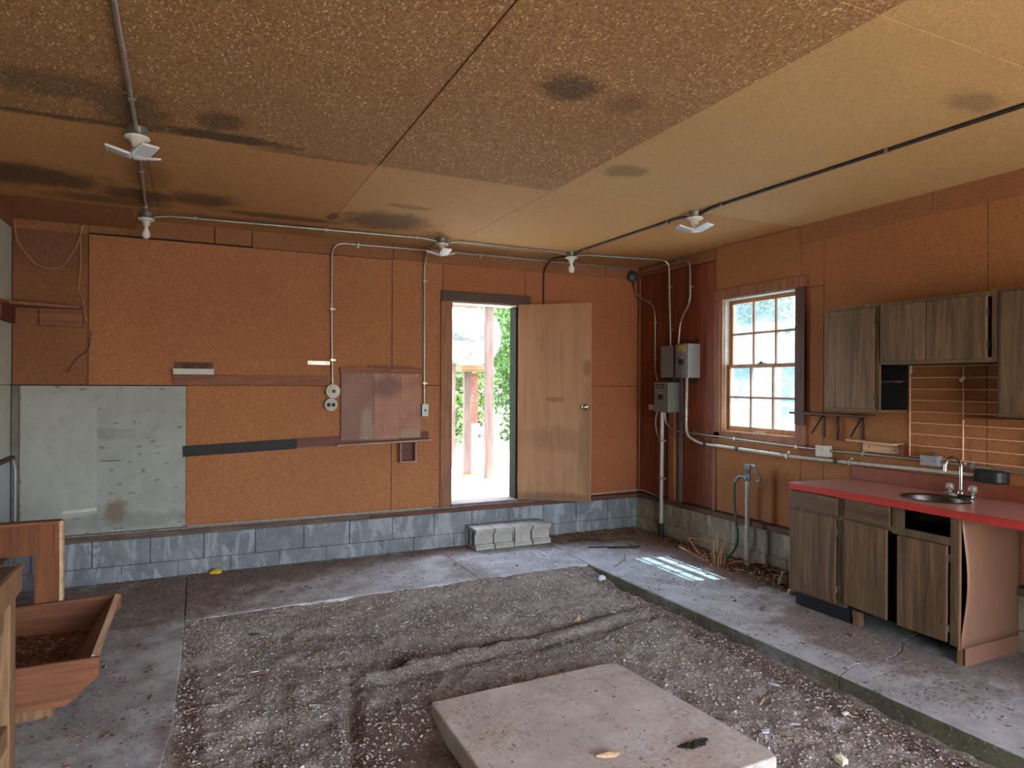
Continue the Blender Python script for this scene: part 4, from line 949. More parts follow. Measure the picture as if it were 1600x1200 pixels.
box(XU + .16, XU + .24, 3.070, 3.0775, 1.640, 1.655).build('lit_shelf_bit', 'rail_red', t)  # red piece painted in for the lit bit of the inner shelf
t = thing('wall_cabinet', 'short double-door walnut-laminate wall cabinet above the wire rack', 'cabinet', (4.42, 2.70, 1.765))
carcass(2.326, 3.071, 1.764, 2.185, t)
udoor(2.742, 3.055, 1.785, 2.165, t); udoor(2.374, 2.736, 1.785, 2.165, t, 2.375)
t = thing('wall_cabinet', 'walnut-laminate wall cabinet cut off by the right edge of the photo', 'cabinet', (4.42, 2.0, 1.44))
carcass(1.70, 2.322, 1.440, 2.190, t, True, True)
udoor(2.02, 2.300, 1.462, 2.172, t); udoor(1.72, 2.014, 1.462, 2.172, t)
tag(box(4.44, XR - .002, 1.95, 2.62, 1.405, 1.418).build('under_cabinet_strip', 'pine_y', None, (4.5, 2.3, 1.41)), 'thin wood strip on the wall under the rightmost cabinet', 'wood strip')

# wire rack
t = thing('wire_rack', 'copper-toned wire grid rack hanging on wall above the sink', 'wire rack', (4.56, 2.5, 1.45))
xw = 4.556; zs = [1.755 - .079 * k for k in range(9)]; zs[-1] = 1.125
for yv in (3.046, 2.684, 2.32, 1.96): B().tube([(xw, yv, 1.755), (xw, yv, 1.125)], .0046, 6).build('upright_wire', 'wire', t)
for z in zs: B().tube([(xw, 3.046, z), (xw, 1.96, z)], .0042, 6).build('cross_wire', 'wire', t)
s = B(); s.obox((xw - .008, 3.035, 1.735), (0, .009, 0), (.002, 0, 0), (0, 0, .026)); s.obox((xw - .008, 2.684, 1.665), (0, .016, -.014), (.002, 0, 0), (0, .008, .009)); s.obox((xw - .008, 2.665, 1.105), (0, .008, 0), (.002, 0, 0), (0, 0, .012))
s.build('clip', 'porcelain', t)

# metal bracket shelf
t = thing('bracket_shelf', 'dark plank shelf on black metal brackets under the left wall cabinet', 'shelf', (4.47, 3.62, 1.39))
box(4.385, 4.545, 3.30, 3.955, 1.386, 1.402).build('plank', 'casing_side_dark', t, bevel=.002)
for yy in (3.775, 3.425):
    s = B(); s.box(XR - .010, XR - .002, yy - .009, yy + .009, 1.20, 1.384); s.box(4.40, XR - .002, yy - .009, yy + .009, 1.378, 1.3855); s.obox((4.50, yy, 1.305), (.062, 0, .070), (0, .004, 0), (.003, 0, -.003))
    s.build('bracket', 'black', t)
t = thing('hanging_chain', 'black chain hanging from the dark shelf between its two brackets', 'chain', (4.555, 3.62, 1.3))
for k in range(9):
    z = 1.372 - k * .021; a_ = (k % 2) * math.pi / 2
    pts = [(4.552 + .011 * math.cos(u) * math.cos(a_), 3.625 + .011 * math.cos(u) * math.sin(a_) + .004 * math.sin(k), z + .014 * math.sin(u)) for u in np.linspace(0, 2 * math.pi, 11)]
    B().tube(pts, .0045, 6, False).build('link', 'black', t)
t = thing('small_wall_shelf', 'little pine ledge shelf with cleat on the wall left of the rack', 'shelf', (4.52, 3.27, 1.17))
B().obox((4.515, 3.295, 1.203), (.055, 0, 0), (0, .195, .003), (0, 0, .006)).build('ledge', 'pine_edge', t)
box(XR - .022, XR - .001, 3.10, 3.41, 1.125, 1.197).build('cleat', 'pine_edge', t, bevel=.002)
for yy in (3.36, 3.15): B().lathe([(.007, 0), (.004, .003)], (XR - .0215, yy, 1.155), 8, (-1, 0, 0)).build('screw', 'dark_metal', t)
box(XR - .06, XR - .001, 3.085, 3.100, 1.12, 1.20).build('end_block', 'rail_red', t)

# outlet boxes
t = thing('outlet_box', 'white four-way outlet box on conduit right below the window', 'outlet', (4.54, 3.745, 1.095))
box(4.505, XR - .001, 3.692, 3.798, 1.050, 1.140).build('box', 'tin', t, bevel=.003)
for a_, b_ in ((3.77, 1.118), (3.72, 1.118), (3.77, 1.075), (3.72, 1.075)):
    s = B(); s.box(4.503, 4.5055, a_ - .015, a_ + .015, b_ - .014, b_ + .014); o = s.build('receptacle', 'porcelain', t)
    s = B(); s.box(4.5022, 4.5032, a_ - .007, a_ - .004, b_ - .006, b_ + .006); s.box(4.5022, 4.5032, a_ + .004, a_ + .007, b_ - .006, b_ + .006); s.build('slots', 'black', o)
t = thing('junction_box', 'grey rectangular metal junction box on the wall behind the faucet', 'junction box', (4.55, 2.89, 1.11))
box(4.515, XR - .001, 2.825, 2.945, 1.075, 1.142).build('box', 'panel_light', t, bevel=.002)
B().tube([(4.545, 2.87, 1.142), (4.545, 2.87, 1.165)], .012, 10).build('knockout_plug', 'dark_metal', t)
s = B(); s.lathe([(.004, 0), (.003, .003)], (4.515, 2.925, 1.108), 8, (-1, 0, 0)); s.lathe([(.004, 0), (.003, .003)], (4.515, 2.845, 1.108), 8, (-1, 0, 0)); s.build('screws', 'black', t)
t = thing('range_receptacle', 'black oval power receptacle at the end of the lower conduit', 'receptacle', (4.53, 2.50, 1.045))
s = B(); s.prism([(4.475, 2.575), (4.475, 2.45), (4.49, 2.425), (4.53, 2.41), (XR - .002, 2.405), (XR - .002, 2.575)], 1.010, 1.088, 'z'); s.build('body', 'black', t, bevel=.012)
B().lathe([(.020, 0), (.020, .022)], (4.538, 2.572, 1.046), 12, (0, 1, 0)).build('connector', 'conduit', t)

# ------------------------------------------------------------ kitchen: counter, sink, base cabinets
cnt = thing('countertop', 'long red-edged laminate kitchen countertop with dusty top', 'countertop', (4.25, 2.6, .88))
cx0, cx1, cy0, cy1, cz0, cz1 = 3.930, XR - .002, 1.25, 3.548, .860, .904
ecx, ecy, erx, ery = 4.235, 2.665, .158, .185
n = 64; V0 = []; V1 = []
for k in range(n):
    a_ = 2 * math.pi * (k + .5) / n; dx_, dy_ = math.cos(a_), math.sin(a_)
    tt_ = min(((cx1 if dx_ > 0 else cx0) - ecx) / dx_ if abs(dx_) > 1e-9 else 9e9, ((cy1 if dy_ > 0 else cy0) - ecy) / dy_ if abs(dy_) > 1e-9 else 9e9)
    V0.append((ecx + dx_ * tt_, ecy + dy_ * tt_)); V1.append((ecx + erx * dx_, ecy + ery * dy_))
for c_ in ((cx0, cy0), (cx0, cy1), (cx1, cy0), (cx1, cy1)):
    i = min(range(n), key=lambda i: (V0[i][0] - c_[0]) ** 2 + (V0[i][1] - c_[1]) ** 2); V0[i] = c_
s = B()
vs = [(a_, b_, cz1) for a_, b_ in V0] + [(a_, b_, cz1) for a_, b_ in V1] + [(a_, b_, cz1 - .02) for a_, b_ in V1] + [(a_, b_, cz1 - .02) for a_, b_ in V0]
fs = [(k, (k + 1) % n, n + (k + 1) % n, n + k) for k in range(n)] + [(n + k, n + (k + 1) % n, 2 * n + (k + 1) % n, 2 * n + k) for k in range(n)] + [(3 * n + k, 2 * n + k, 2 * n + (k + 1) % n, 3 * n + (k + 1) % n) for k in range(n)]
s.add(vs, fs); s.build('top', 'counter_top', cnt)
box(cx0 - .003, cx0 + .016, cy0, cy1, cz0, cz1 + .0004).build('front_edge', 'counter_edge', cnt, bevel=.002)
box(cx0 - .003, cx1, cy1 - .0, cy1 + .003, cz0, cz1 + .0004).build('end_edge', 'counter_edge', cnt)
box(XR - .022, XR - .001, 1.25, 3.50, cz1 + .001, 1.006).build('backsplash', 'splash', cnt, bevel=.002)
sk = thing('sink', 'small oval stainless steel sink bowl set into the red countertop', 'sink', (ecx, ecy, .904))
B().lathe([(1.10, .000), (1.09, .0045), (1.0, .0035), (.965, -.01), (.93, -.07), (.86, -.125), (.70, -.145), (.12, -.150), (.10, -.158), (.001, -.158)][::-1], (ecx, ecy, .905), 48, (0, 0, 1), erx, ery).build('bowl', 'steel', sk)
B().lathe([(.030, 0), (.028, .004), (.001, .003)], (ecx, ecy, .755), 20).build('drain', 'chrome', sk)
fc = thing('faucet', 'chrome gooseneck faucet with two clear knobs behind the sink', 'faucet', (4.44, 2.63, .905))
B().prism([(4.475, 2.715), (4.445, 2.725), (4.415, 2.715), (4.408, 2.63), (4.415, 2.545), (4.445, 2.535), (4.475, 2.545), (4.482, 2.63)], .905, .930, 'z').build('base', 'chrome', fc, bevel=.006)
gp = [(4.445, 2.63, .93), (4.445, 2.63, 1.09)] + [(4.445 - .062 + .062 * math.cos(u), 2.63 + .012 * (1 - math.cos(u)), 1.10 + .062 * math.sin(u)) for u in np.linspace(0, math.pi, 14)] + [(4.319, 2.655, 1.075)]
B().tube(gp, .0105, 12).build('spout', 'chrome', fc)
B().lathe([(.020, 0), (.018, .012), (.012, .020)], (4.445, 2.63, .93), 16).build('collar', 'chrome', fc)
for yy in (2.70, 2.56):
    k_ = B().lathe([(.010, 0), (.010, .012), (.022, .016), (.026, .030), (.024, .050), (.018, .058), (.001, .058)], (4.448, yy, .93), 9).build('knob', 'clear', fc)
    B().lathe([(.009, .0), (.009, .050), (.001, .051)], (4.448, yy, .932), 10).build('knob_core', 'chrome', k_)

bc = thing('base_cabinet', 'walnut-laminate base cabinet run with sagging doors under the countertop', 'cabinet', (4.25, 2.95, 0))
XB = 3.962
s = B(); s.box(XB + .02, XR - .06, 3.545, 3.556, .115, .858); s.box(XB + .02, XR - .06, 2.36, 3.545, .115, .128); s.box(XB + .02, XR - .06, 3.09, 3.105, .128, .858); s.box(XB + .06, XB + .075, 3.10, 3.55, .0, .115)
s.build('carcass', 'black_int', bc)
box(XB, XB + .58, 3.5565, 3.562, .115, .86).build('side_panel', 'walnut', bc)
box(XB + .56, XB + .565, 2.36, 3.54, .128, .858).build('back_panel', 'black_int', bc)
s = B()
s.box(XB, XB + .019, 3.540, 3.562, .115, .860); s.box(XB, XB + .019, 3.088, 3.155, .115, .860); s.box(XB, XB + .019, 2.690, 2.765, .735, .860); s.box(XB, XB + .019, 2.358, 2.402, .115, .872)
s.box(XB, XB + .019, 3.155, 3.540, .700, .735); s.box(XB, XB + .019, 2.765, 3.088, .700, .735); s.box(XB, XB + .019, 2.402, 2.765, .690, .735); s.box(XB, XB + .019, 2.402, 2.690, .856, .872); s.box(XB, XB + .019, 3.155, 3.540, .115, .150)
s.build('face_frame', 'walnut_green', bc)
dd_ = dict(bevel=.003)
def bdoor(y0_, y1_, z0_, z1_, mat='walnut', tilt=0.0, name='door', drop=0.0):
    s = B().obox((XB - .010, (y0_ + y1_) / 2, (z0_ + z1_) / 2), (.0085, 0, 0), (0, (y1_ - y0_) / 2, drop), (0, 0, (z1_ - z0_) / 2))
    return s.build(name, mat, bc, bevel=.003)
d1 = bdoor(3.158, 3.548, .132, .708); d2 = bdoor(2.785, 3.092, .142, .712, drop=.006); d3 = bdoor(2.412, 2.715, .128, .688)
bdoor(3.150, 3.548, .728, .852, 'walnut_h', name='drawer_front'); bdoor(2.768, 3.085, .726, .862, 'walnut_h', name='drawer_front')
for d_, yy, zz in ((d1, 3.150, (.23, .62)), (d3, 2.406, (.21, .62))):
    for z in zz: box(XB - .016, XB - .001, yy - .006, yy + .004, z - .022, z + .022).build('hinge', 'chrome', d_)
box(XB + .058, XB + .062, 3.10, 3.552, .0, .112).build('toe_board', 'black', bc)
box(XB + .05, XB + .10, 3.03, 3.07, .0, .10).build('foot', 'carcass', bc)
box(XB + .05, XB + .10, 2.362, 2.39, .0, .11).build('foot', 'carcass', bc)
box(XB - .0005, XB + .02, 2.350, 2.3575, .10, .870).build('edge_strip', 'carcass', bc)
# warped hardboard end panel
s = B(); nu, nv = 14, 14; vs = []
for j in range(nv + 1):
    for i in range(nu + 1):
        u = i / nu; v_ = j / nv; xx = XB + .012 + u * .588; zz = .105 + v_ * .753
        bul = .034 * (1 - u) ** 1.5 * math.sin(math.pi * min(1, (1 - v_) * 1.05)) ** 1.3 + .004
        xx += .02 * (1 - u) * math.sin(math.pi * v_) ** 2 * 0
        vs.append((xx, 2.349 - bul, zz))
fs = [(j * (nu + 1) + i, j * (nu + 1) + i + 1, (j + 1) * (nu + 1) + i + 1, (j + 1) * (nu + 1) + i) for j in range(nv) for i in range(nu)]
s.add(vs, fs, True); o = s.build('end_panel', 'endpanel', bc); sm_ = o.modifiers.new('thick', 'SOLIDIFY'); sm_.thickness = .004
box(XB + .05, XR - .036, 2.342, 2.350, .0, .104).build('kick_panel', 'endpanel', bc)
s = thing('counter_leg_panel', 'plain end panel holding up the near end of the countertop', 'panel', (4.25, 1.27, 0))
box(XB, XR - .06, 1.262, 1.280, 0.0, .858).build('board', 'endpanel', s)

# ------------------------------------------------------------ yard hydrant and hose
t = thing('yard_hydrant', 'grey iron water hydrant with lever handle on a tall pipe below window', 'hydrant', (4.42, 4.44, 0))
B().tube([(4.42, 4.44, -.02), (4.42, 4.44, .775)], .020, 12).build('standpipe', 'conduit_grey', t)
s = B(); s.lathe([(.026, 0), (.030, .01), (.030, .03), (.024, .04), (.024, .085), (.028, .09), (.028, .13), (.020, .14), (.001, .142)], (4.42, 4.44, .770), 14); s.tube(arcpts([(4.42, 4.455, .80), (4.42, 4.54, .80), (4.42, 4.575, .76)], .03), .016, 10)
s.build('head', 'iron', t)
s = B(); s.tube(arcpts([(4.42, 4.432, .885), (4.42, 4.40, .915), (4.42, 4.365, .905), (4.42, 4.29, .81), (4.42, 4.295, .785), (4.42, 4.335, .775)], .02), [.010] * 99, 8) if False else s.tube(arcpts([(4.42, 4.432, .885), (4.42, 4.40, .915), (4.42, 4.365, .905), (4.42, 4.29, .81), (4.42, 4.295, .785), (4.42, 4.335, .775)], .02), .011, 8)
s.build('lever', 'iron', t)
t = thing('garden_hose', 'short green garden hose hanging from the hydrant spout to the floor', 'hose', (4.43, 4.6, .0))
pts = catmull([(4.42, 4.578, .765), (4.42, 4.60, .70), (4.425, 4.605, .55), (4.43, 4.585, .38), (4.44, 4.575, .24), (4.45, 4.62, .12), (4.45, 4.71, .03), (4.44, 4.76, .014)])
B().tube(pts, .0115, 10).build('hose', 'hose', t)
B().lathe([(.016, 0), (.016, .035)], (4.42, 4.582, .735), 12).build('fitting', 'iron', t)

# ------------------------------------------------------------ cinder block step
for i, (a_, w_, dy_, cm_) in enumerate(((2.445, .195, 0, 'front left'), (2.648, .200, .006, ''), (2.858, .198, .0, ''), (3.068, .198, .004, ''))):
    lab = ['leftmost cinder block of the step below the door, its two holes showing', 'second cinder block from the left in the step below the door', 'third cinder block of the step, with a flat broken front end', 'rightmost cinder block of the step below the door'][i]
    t = thing('cinder_block', lab, 'cinder block', (a_ + w_ / 2, 6.05, 0), 'cinder block step below the door')
    y0_, y1_ = 5.955 - dy_, 6.243; z0_, z1_ = .001, .200; hw = .034
    s = B()
    # core holes run along x: webs between
    s.box(a_, a_ + w_, y0_, y1_, z0_, z0_ + hw); s.box(a_, a_ + w_, y0_, y1_, z1_ - hw, z1_)
    for (p, q_) in ((y0_ + .040, y0_ + .062), ((y0_ + y1_) / 2 + .008, (y0_ + y1_) / 2 + .034), (y1_ - .03, y1_)):
        s.box(a_ + .001, a_ + w_ - .001, p, q_, z0_ + hw, z1_ - hw)
    s.box(a_, a_ + w_, y0_ + .012, y0_ + .040, z1_ - hw - .016, z1_ - hw); s.box(a_, a_ + w_, y0_ + .012, y0_ + .040, z0_ + hw, z0_ + hw + .016)
    if i == 2: s.box(a_ + .01, a_ + w_ - .02, y0_ + .006, y0_ + .03, z0_ + hw, z1_ - hw)
    s.build('block', 'cmu', t, bevel=.003)
    if i == 0:
        pass

# ------------------------------------------------------------ wooden bin, bench at left
t = thing('wooden_bin', 'low brown plywood bin with sloping side on the floor at left', 'bin', (-.85, 4.35, 0))
prof = [(-1.22, .27), (-.427, .272), (-.427, .182), (-.560, .060), (-1.22, .060)]
B().prism(prof, 3.80, 3.822, 'y').build('end_board', 'pine', t, bevel=.002)
prof2 = [(-1.22, .10), (-1.22, .255), (-.90, .262), (-.430, .276), (-.430, .185), (-.560, .060), (-1.22, .060)]
B().prism(prof2, 4.87, 4.892, 'y').build('end_board', 'pine', t, bevel=.002)
B().obox((-.520, 4.346, .165), (.066, 0, .098), (0, .522, 0), (.012, 0, -.008)).build('sloping_side', 'pine_y', t)
B().obox((-.447, 4.346, .268), (.015, 0, -.006), (0, .522, 0), (.002, 0, .006)).build('side_edge', 'pine_edge', t)
box(-1.22, -.575, 3.823, 4.869, .066, .080).build('bottom', 'pine_y', t)
box(-1.24, -1.22, 3.80, 4.892, .06, .27).build('back_board', 'pine_y', t)
for yy in (3.86, 4.78): box(-1.20, -.62, yy, yy + .06, -.008, .058).build('runner', 'bench_wood', t)
n = 1500; xa = -.90 + .22 * rng.normal(size=n); ya = 4.55 + .24 * rng.normal(size=n); k = (xa > -1.19) & (xa < -.60) & (ya > 3.85) & (ya < 4.85); xa, ya = xa[k], ya[k]
scatter('bin_litter', np.stack([xa, ya, .086 + .01 * rng.random(len(xa))], -1), rng.uniform(.003, .012, len(xa)), 'leaf_litter', .2, 1.8, .5, label='heap of dry brown leaves and bark lying in the wooden bin', cat='leaf litter')
t = thing('upright_frame', 'L-shaped brown wooden frame standing against the left wall behind the bin', 'frame', (-1.0, 4.92, 0))
B().prism([(-.893, .0), (-.765, .0), (-.765, .738), (-1.285, .738), (-1.285, .560), (-.893, .552)], 4.915, 4.940, 'y').build('frame_board', 'pine_z', t, bevel=.002)
box(-1.285, -.765, 4.900, 4.985, .739, .758).build('top_board', 'pine', t, bevel=.003)
box(-.765, -.745, 4.900, 4.960, .26, .757).build('edge_board', 'pine_edge', t, bevel=.002)
box(-.790, -.766, 4.905, 4.9145, .56, .738).build('cleat', 'rail', t)

t = thing('workbench', 'old timber workbench whose corner post fills the lower left edge', 'workbench', (-.96, 2.4, 0))
box(XL + .06, -.635, 1.2, 3.165, .868, .900).build('bench_top', 'bench_top', t, bevel=.003)
box(-.634, -.616, 1.2, 3.170, .80, .901).build('fascia', 'bench_wood', t, bevel=.002)
box(-1.20, -.616, 3.166, 3.184, .80, .901).build('fascia', 'bench_wood', t, bevel=.002)
box(-.690, -.634, 3.08, 3.166, -.010, .868).build('leg', 'bench_wood', t, bevel=.003)
box(-.690, -.634, 1.25, 1.34, -.010, .868).build('leg', 'bench_wood', t, bevel=.003)
box(-1.22, -1.15, 3.08, 3.166, -.010, .868).build('leg', 'bench_wood', t, bevel=.003)
box(-1.22, -1.15, 1.25, 1.34, -.010, .868).build('leg', 'bench_wood', t, bevel=.003)
box(-.688, -.640, 1.34, 3.08, .24, .32).build('stretcher', 'bench_wood', t, bevel=.003)
box(-1.15, -.690, 3.10, 3.14, .24, .32).build('stretcher', 'bench_wood', t, bevel=.003)
box(-.70, -.65, 2.98, 3.06, .68, .80).build('brace_block', 'bench_wood', t, bevel=.003)
tag(box(-1.14, -.975, 5.40, 5.66, -.007, .012).build('pale_offcut', 'left_pale', None, (-1.05, 5.5, 0)), 'pale flat board offcut on the floor behind the bin', 'board')

# ------------------------------------------------------------ dry weeds, litter by the right wall
t = thing('dry_weed', 'clump of dead straw-coloured weed stems sprouting by the right wall', 'weed', (4.22, 4.62, 0))
def stem(pts, r, mat): B().tube(catmull(pts, 4), r, 6).build('stem', mat, t)
def sc(px, py, x_=4.2): return (px, py)
stems = [((4.22, 4.63), (4.21, 4.64, .13), (4.19, 4.67, .25), .007), ((4.23, 4.60), (4.22, 4.60, .14), (4.20, 4.57, .28), .008), ((4.21, 4.61), (4.20, 4.62, .12), (4.17, 4.58, .22), .007),
         ((4.24, 4.58), (4.24, 4.56, .12), (4.22, 4.50, .24), .007), ((4.22, 4.65), (4.22, 4.66, .10), (4.24, 4.66, .20), .006), ((4.20, 4.57), (4.20, 4.55, .10), (4.23, 4.54, .18), .006)]
for i, (a_, b_, c_, r_) in enumerate(stems):
    stem([(a_[0], a_[1], -.005), b_, c_, (c_[0] - .015, c_[1] - .03, c_[2] + .035)], r_, 'stem')
for pts, r_ in (([(4.20, 4.66, 0), (4.10, 4.76, .07), (4.02, 4.88, .13)], .008), ([(4.20, 4.68, 0), (4.16, 4.80, .10), (4.14, 4.90, .20)], .008), ([(4.25, 4.55, 0), (4.30, 4.46, .06), (4.36, 4.27, .09)], .008),
                ([(4.14, 4.88, .195), (4.18, 4.78, .20), (4.22, 4.69, .17)], .007), ([(4.19, 4.70, .0), (4.16, 4.73, .06), (4.18, 4.70, .09)], .007), ([(4.24, 4.55, 0), (4.25, 4.53, .06), (4.24, 4.52, .11)], .006), ([(4.18, 4.68, 0), (4.17, 4.67, .05), (4.16, 4.69, .09)], .005)):
    stem(pts, r_, 'stem2')
n = 3200; yy = rng.uniform(3.62, 5.7, n); wid = np.where(yy < 4.75, .36, .22); xx = 4.53 - wid * rng.random(n) ** 1.3
zz = .004 + np.maximum(0, .055 * np.exp(-((xx - 4.5) / .15) ** 2) * np.exp(-((yy - 4.1) / .45) ** 2)) * rng.random(n)
scatter('leaf_litter', np.stack([xx, yy, zz], -1), rng.gamma(3, .0040, n).clip(.003, .03), 'leaf_litter', .16, 1.7, .5, label='drift of dead leaves and twigs along the base of the right wall', cat='leaf litter')
n = 1400; xx = rng.uniform(3.3, 4.5, n); yy = 6.24 - .38 * rng.random(n) ** 1.5
scatter('corner_litter', np.stack([xx, yy, np.full(n, .003)], -1), rng.gamma(2.5, .003, n).clip(.002, .02), 'leaf_litter', .2, 2.2, .4, label='brown litter gathered on the floor in the far right corner', cat='litter')
def scrap(name, mat, pts, th, label, cat):
    """crumpled flat scrap: fan of points (x,y,z)"""
    c_ = Vector((0, 0, 0))
    for p in pts: c_ += Vector(p)
    c_ /= len(pts); s = B(); n = len(pts)
    top = [(p[0], p[1], p[2] + th) for p in pts] + [(c_.x, c_.y, c_.z + th * 1.8)]; bot = [tuple(p) for p in pts] + [(c_.x, c_.y, c_.z)]
    fs = [(i, (i + 1) % n, n) for i in range(n)] + [(n + 1 + (i + 1) % n, n + 1 + i, 2 * n + 1) for i in range(n)] + [(i, n + 1 + i, n + 1 + (i + 1) % n, (i + 1) % n) for i in range(n)]
    s.add(top + bot, fs); o = s.build(name, mat, None, tuple(c_)); return tag(o, label, cat)
def blob(name, mat, c_, rx, ry, h, label, cat, n=8, seed=1, rot=0):
    r_ = np.random.default_rng(seed); pts = []
    for k in range(n):
        a_ = 2 * math.pi * k / n; q_ = r_.uniform(.65, 1.1); x_, y_ = rx * q_ * math.cos(a_), ry * q_ * math.sin(a_)
        pts.append((c_[0] + x_ * math.cos(rot) - y_ * math.sin(rot), c_[1] + x_ * math.sin(rot) + y_ * math.cos(rot), c_[2] + r_.uniform(0, h * .6)))
    return scrap(name, mat, pts, h, label, cat)
def G(x_, y_): return (x_, y_, float(gz(x_, y_)) + .002)
blob('paper_scrap', 'paper', G(3.12, 4.78), .040, .035, .022, 'white paper scrap standing at the foot of the kerb near far end', 'paper', 7, 3)
blob('paper_scrap', 'paper', G(2.79, 4.12), .022, .02, .008, 'small bluish paper scrap in the middle of the far gravel', 'paper', 7, 4)
blob('paper_scrap', 'paper', G(2.485, 2.375), .028, .022, .006, 'round bluish-white scrap right of the foreground slab', 'paper', 9, 5)
blob('plastic_sliver', 'paper', G(2.69, 2.385), .040, .011, .004, 'long bluish-white sliver beside the round scrap', 'plastic', 8, 6, -.4)
blob('plastic_sliver', 'paper', G(2.93, 2.73), .014, .035, .004, 'narrow white sliver on the gravel near the right kerb', 'plastic', 8, 8, .5)
blob('foam_crumb', 'foam', G(2.58, 2.03), .020, .030, .022, 'cream foam lump on the gravel at the bottom right', 'foam', 8, 9)
blob('foam_crumb', 'foam', G(3.00, 2.34), .024, .014, .008, 'pale crumbled foam bit lying close to the right kerb', 'foam', 8, 10)
blob('wood_offcut', 'pine_edge', G(2.46, 4.08), .03, .022, .016, 'small tan wood chunk in the middle of the far gravel', 'wood', 6, 12)
blob('wood_splinter', 'pine_edge', G(2.72, 2.62), .050, .008, .005, 'pale wood splinter lying on gravel right of the slab', 'wood', 6, 13, .5)
blob('wood_offcut', 'pine_edge', (1.62, 2.43, .0), .052, .016, .010, 'flat splinter of tan wood on the foreground slab', 'wood', 6, 14, -.2)
blob('cardboard_bit', 'rail', G(.35, 4.02), .035, .018, .006, 'small tan cardboard piece in the left gravel', 'cardboard', 5, 15, -.5)
blob('paper_scrap', 'paper', G(.31, 4.09), .025, .010, .004, 'pale blue scrap beside the tan cardboard piece', 'paper', 6, 16)
blob('plastic_sliver', 'paper', G(1.33, 4.52), .045, .008, .004, 'white sliver lying on the gravel in front of the far slab', 'plastic', 7, 17, .5)
blob('wood_splinter', 'dirt', G(.34, 4.74), .060, .008, .006, 'dark stick lying near the far left gravel corner', 'wood', 6, 18, -.05)
blob('yellow_rag', 'yellow', (.155, 6.16, -.005), .050, .030, .020, 'crumpled bright yellow scrap on the floor by the back wall', 'rag', 9, 19)
blob('broken_tile_chunk', 'block_warm', (4.30, 3.93, .0), .085, .045, .05, 'beige concrete chunk among the leaves beside the cabinet', 'rubble', 6, 20, .5)
blob('foam_crumb', 'foam', (4.18, 3.74, .0), .05, .022, .018, 'cream foam pieces on the floor beside the base cabinet', 'foam', 7, 21, .2)
blob('grey_rag', 'ledge_edge', (4.05, 3.86, .0), .07, .035, .018, 'small grey rag on the slab in front of the leaf drift', 'rag', 7, 22, -.4)
blob('leaf_clump', 'leaf_litter', (3.83, 2.93, .0), .03, .018, .012, 'little dried leaf clump on the slab under the cabinet doors', 'leaf', 7, 23)
for pts, lab in (([(3.45, 5.93, .006), (3.62, 5.87, .012), (3.80, 5.80, .006)], 'thin dark stick on the slab right of the cinder block step'),
                 ([(3.50, 5.62, .005), (3.75, 5.52, .008), (4.0, 5.44, .005)], 'long thin twig lying on the slab toward the sunlit patch'),
                 ([(3.66, 5.52, .005), (3.80, 5.46, .006), (3.92, 5.40, .005)], 'short thin twig beside the longer twig on the slab')):
    tag(B().tube(catmull(pts), .005, 6).build('twig', 'dirt', None, pts[1]), lab, 'twig')
t = thing('green_sprig', 'small dark leafy sprig lying on the slab near the kerb corner', 'sprig', (3.45, 4.98, .005))
s = B().tube(catmull([(3.36, 4.93, .005), (3.45, 4.99, .012), (3.52, 5.02, .03), (3.56, 5.08, .05)]), .003, 5)
s.build('stem', 'dirt', t)
s = B()
for k in range(9):
    q_ = Vector((3.37 + .021 * k, 4.935 + .016 * k, .008 + .004 * k)); a_ = k * 2.1; d = Vector((math.cos(a_), math.sin(a_), .35)) * .018; w_ = Vector((-math.sin(a_), math.cos(a_), .1)) * .006
    s.add([q_, q_ + d * .5 + w_, q_ + d, q_ + d * .5 - w_], [(0, 1, 2, 3)])
s.build('leaves', 'hose', t)

# ------------------------------------------------------------ outdoors
def gy_(x_, y_):
    z = -.06 + .40 * (1 / (1 + np.exp(-(y_ - 6.9) * 6)))  * (1 / (1 + np.exp((x_ - 4.9) * 5)))
    dd = np.sqrt((x_ - 4.7).clip(0) ** 2 + (y_ - 3).clip(0) ** 2); z = z + np.where(x_ > 4.7, .9 * (1 / (1 + np.exp(-(dd - 9) * .8))), 0)
    return z
gx = np.unique(np.concatenate([np.linspace(-30, XL - .15, 24), [XL - .15], np.linspace(XL - .15, XR + .15, 14), np.linspace(XR + .15, 34, 60)]))
gyy = np.unique(np.concatenate([np.linspace(-30, YF - .12, 20), np.linspace(YF - .12, YB + .15, 14), np.linspace(YB + .15, 40, 70)]))
XX, YY = np.meshgrid(gx, gyy); ZZ = gy_(XX, YY)
idx = np.arange(XX.size).reshape(XX.shape); F = []
for j in range(len(gyy) - 1):
    for i in range(len(gx) - 1):
        xc, yc = (gx[i] + gx[i + 1]) / 2, (gyy[j] + gyy[j + 1]) / 2
        if XL - .15 < xc < XR + .15 and YF - .12 < yc < YB + .15: continue
        F.append((int(idx[j, i]), int(idx[j, i + 1]), int(idx[j + 1, i + 1]), int(idx[j + 1, i])))
s = B(); s.add(np.stack([XX, YY, ZZ], -1).reshape(-1, 3).tolist(), F, True)
o = s.build('ground', 'yard'); struct(o)
box(DX0 - .3, DX1 + .3, YB + .17, YB + 1.0, .10, .345).build('doorstep', 'slab', o)

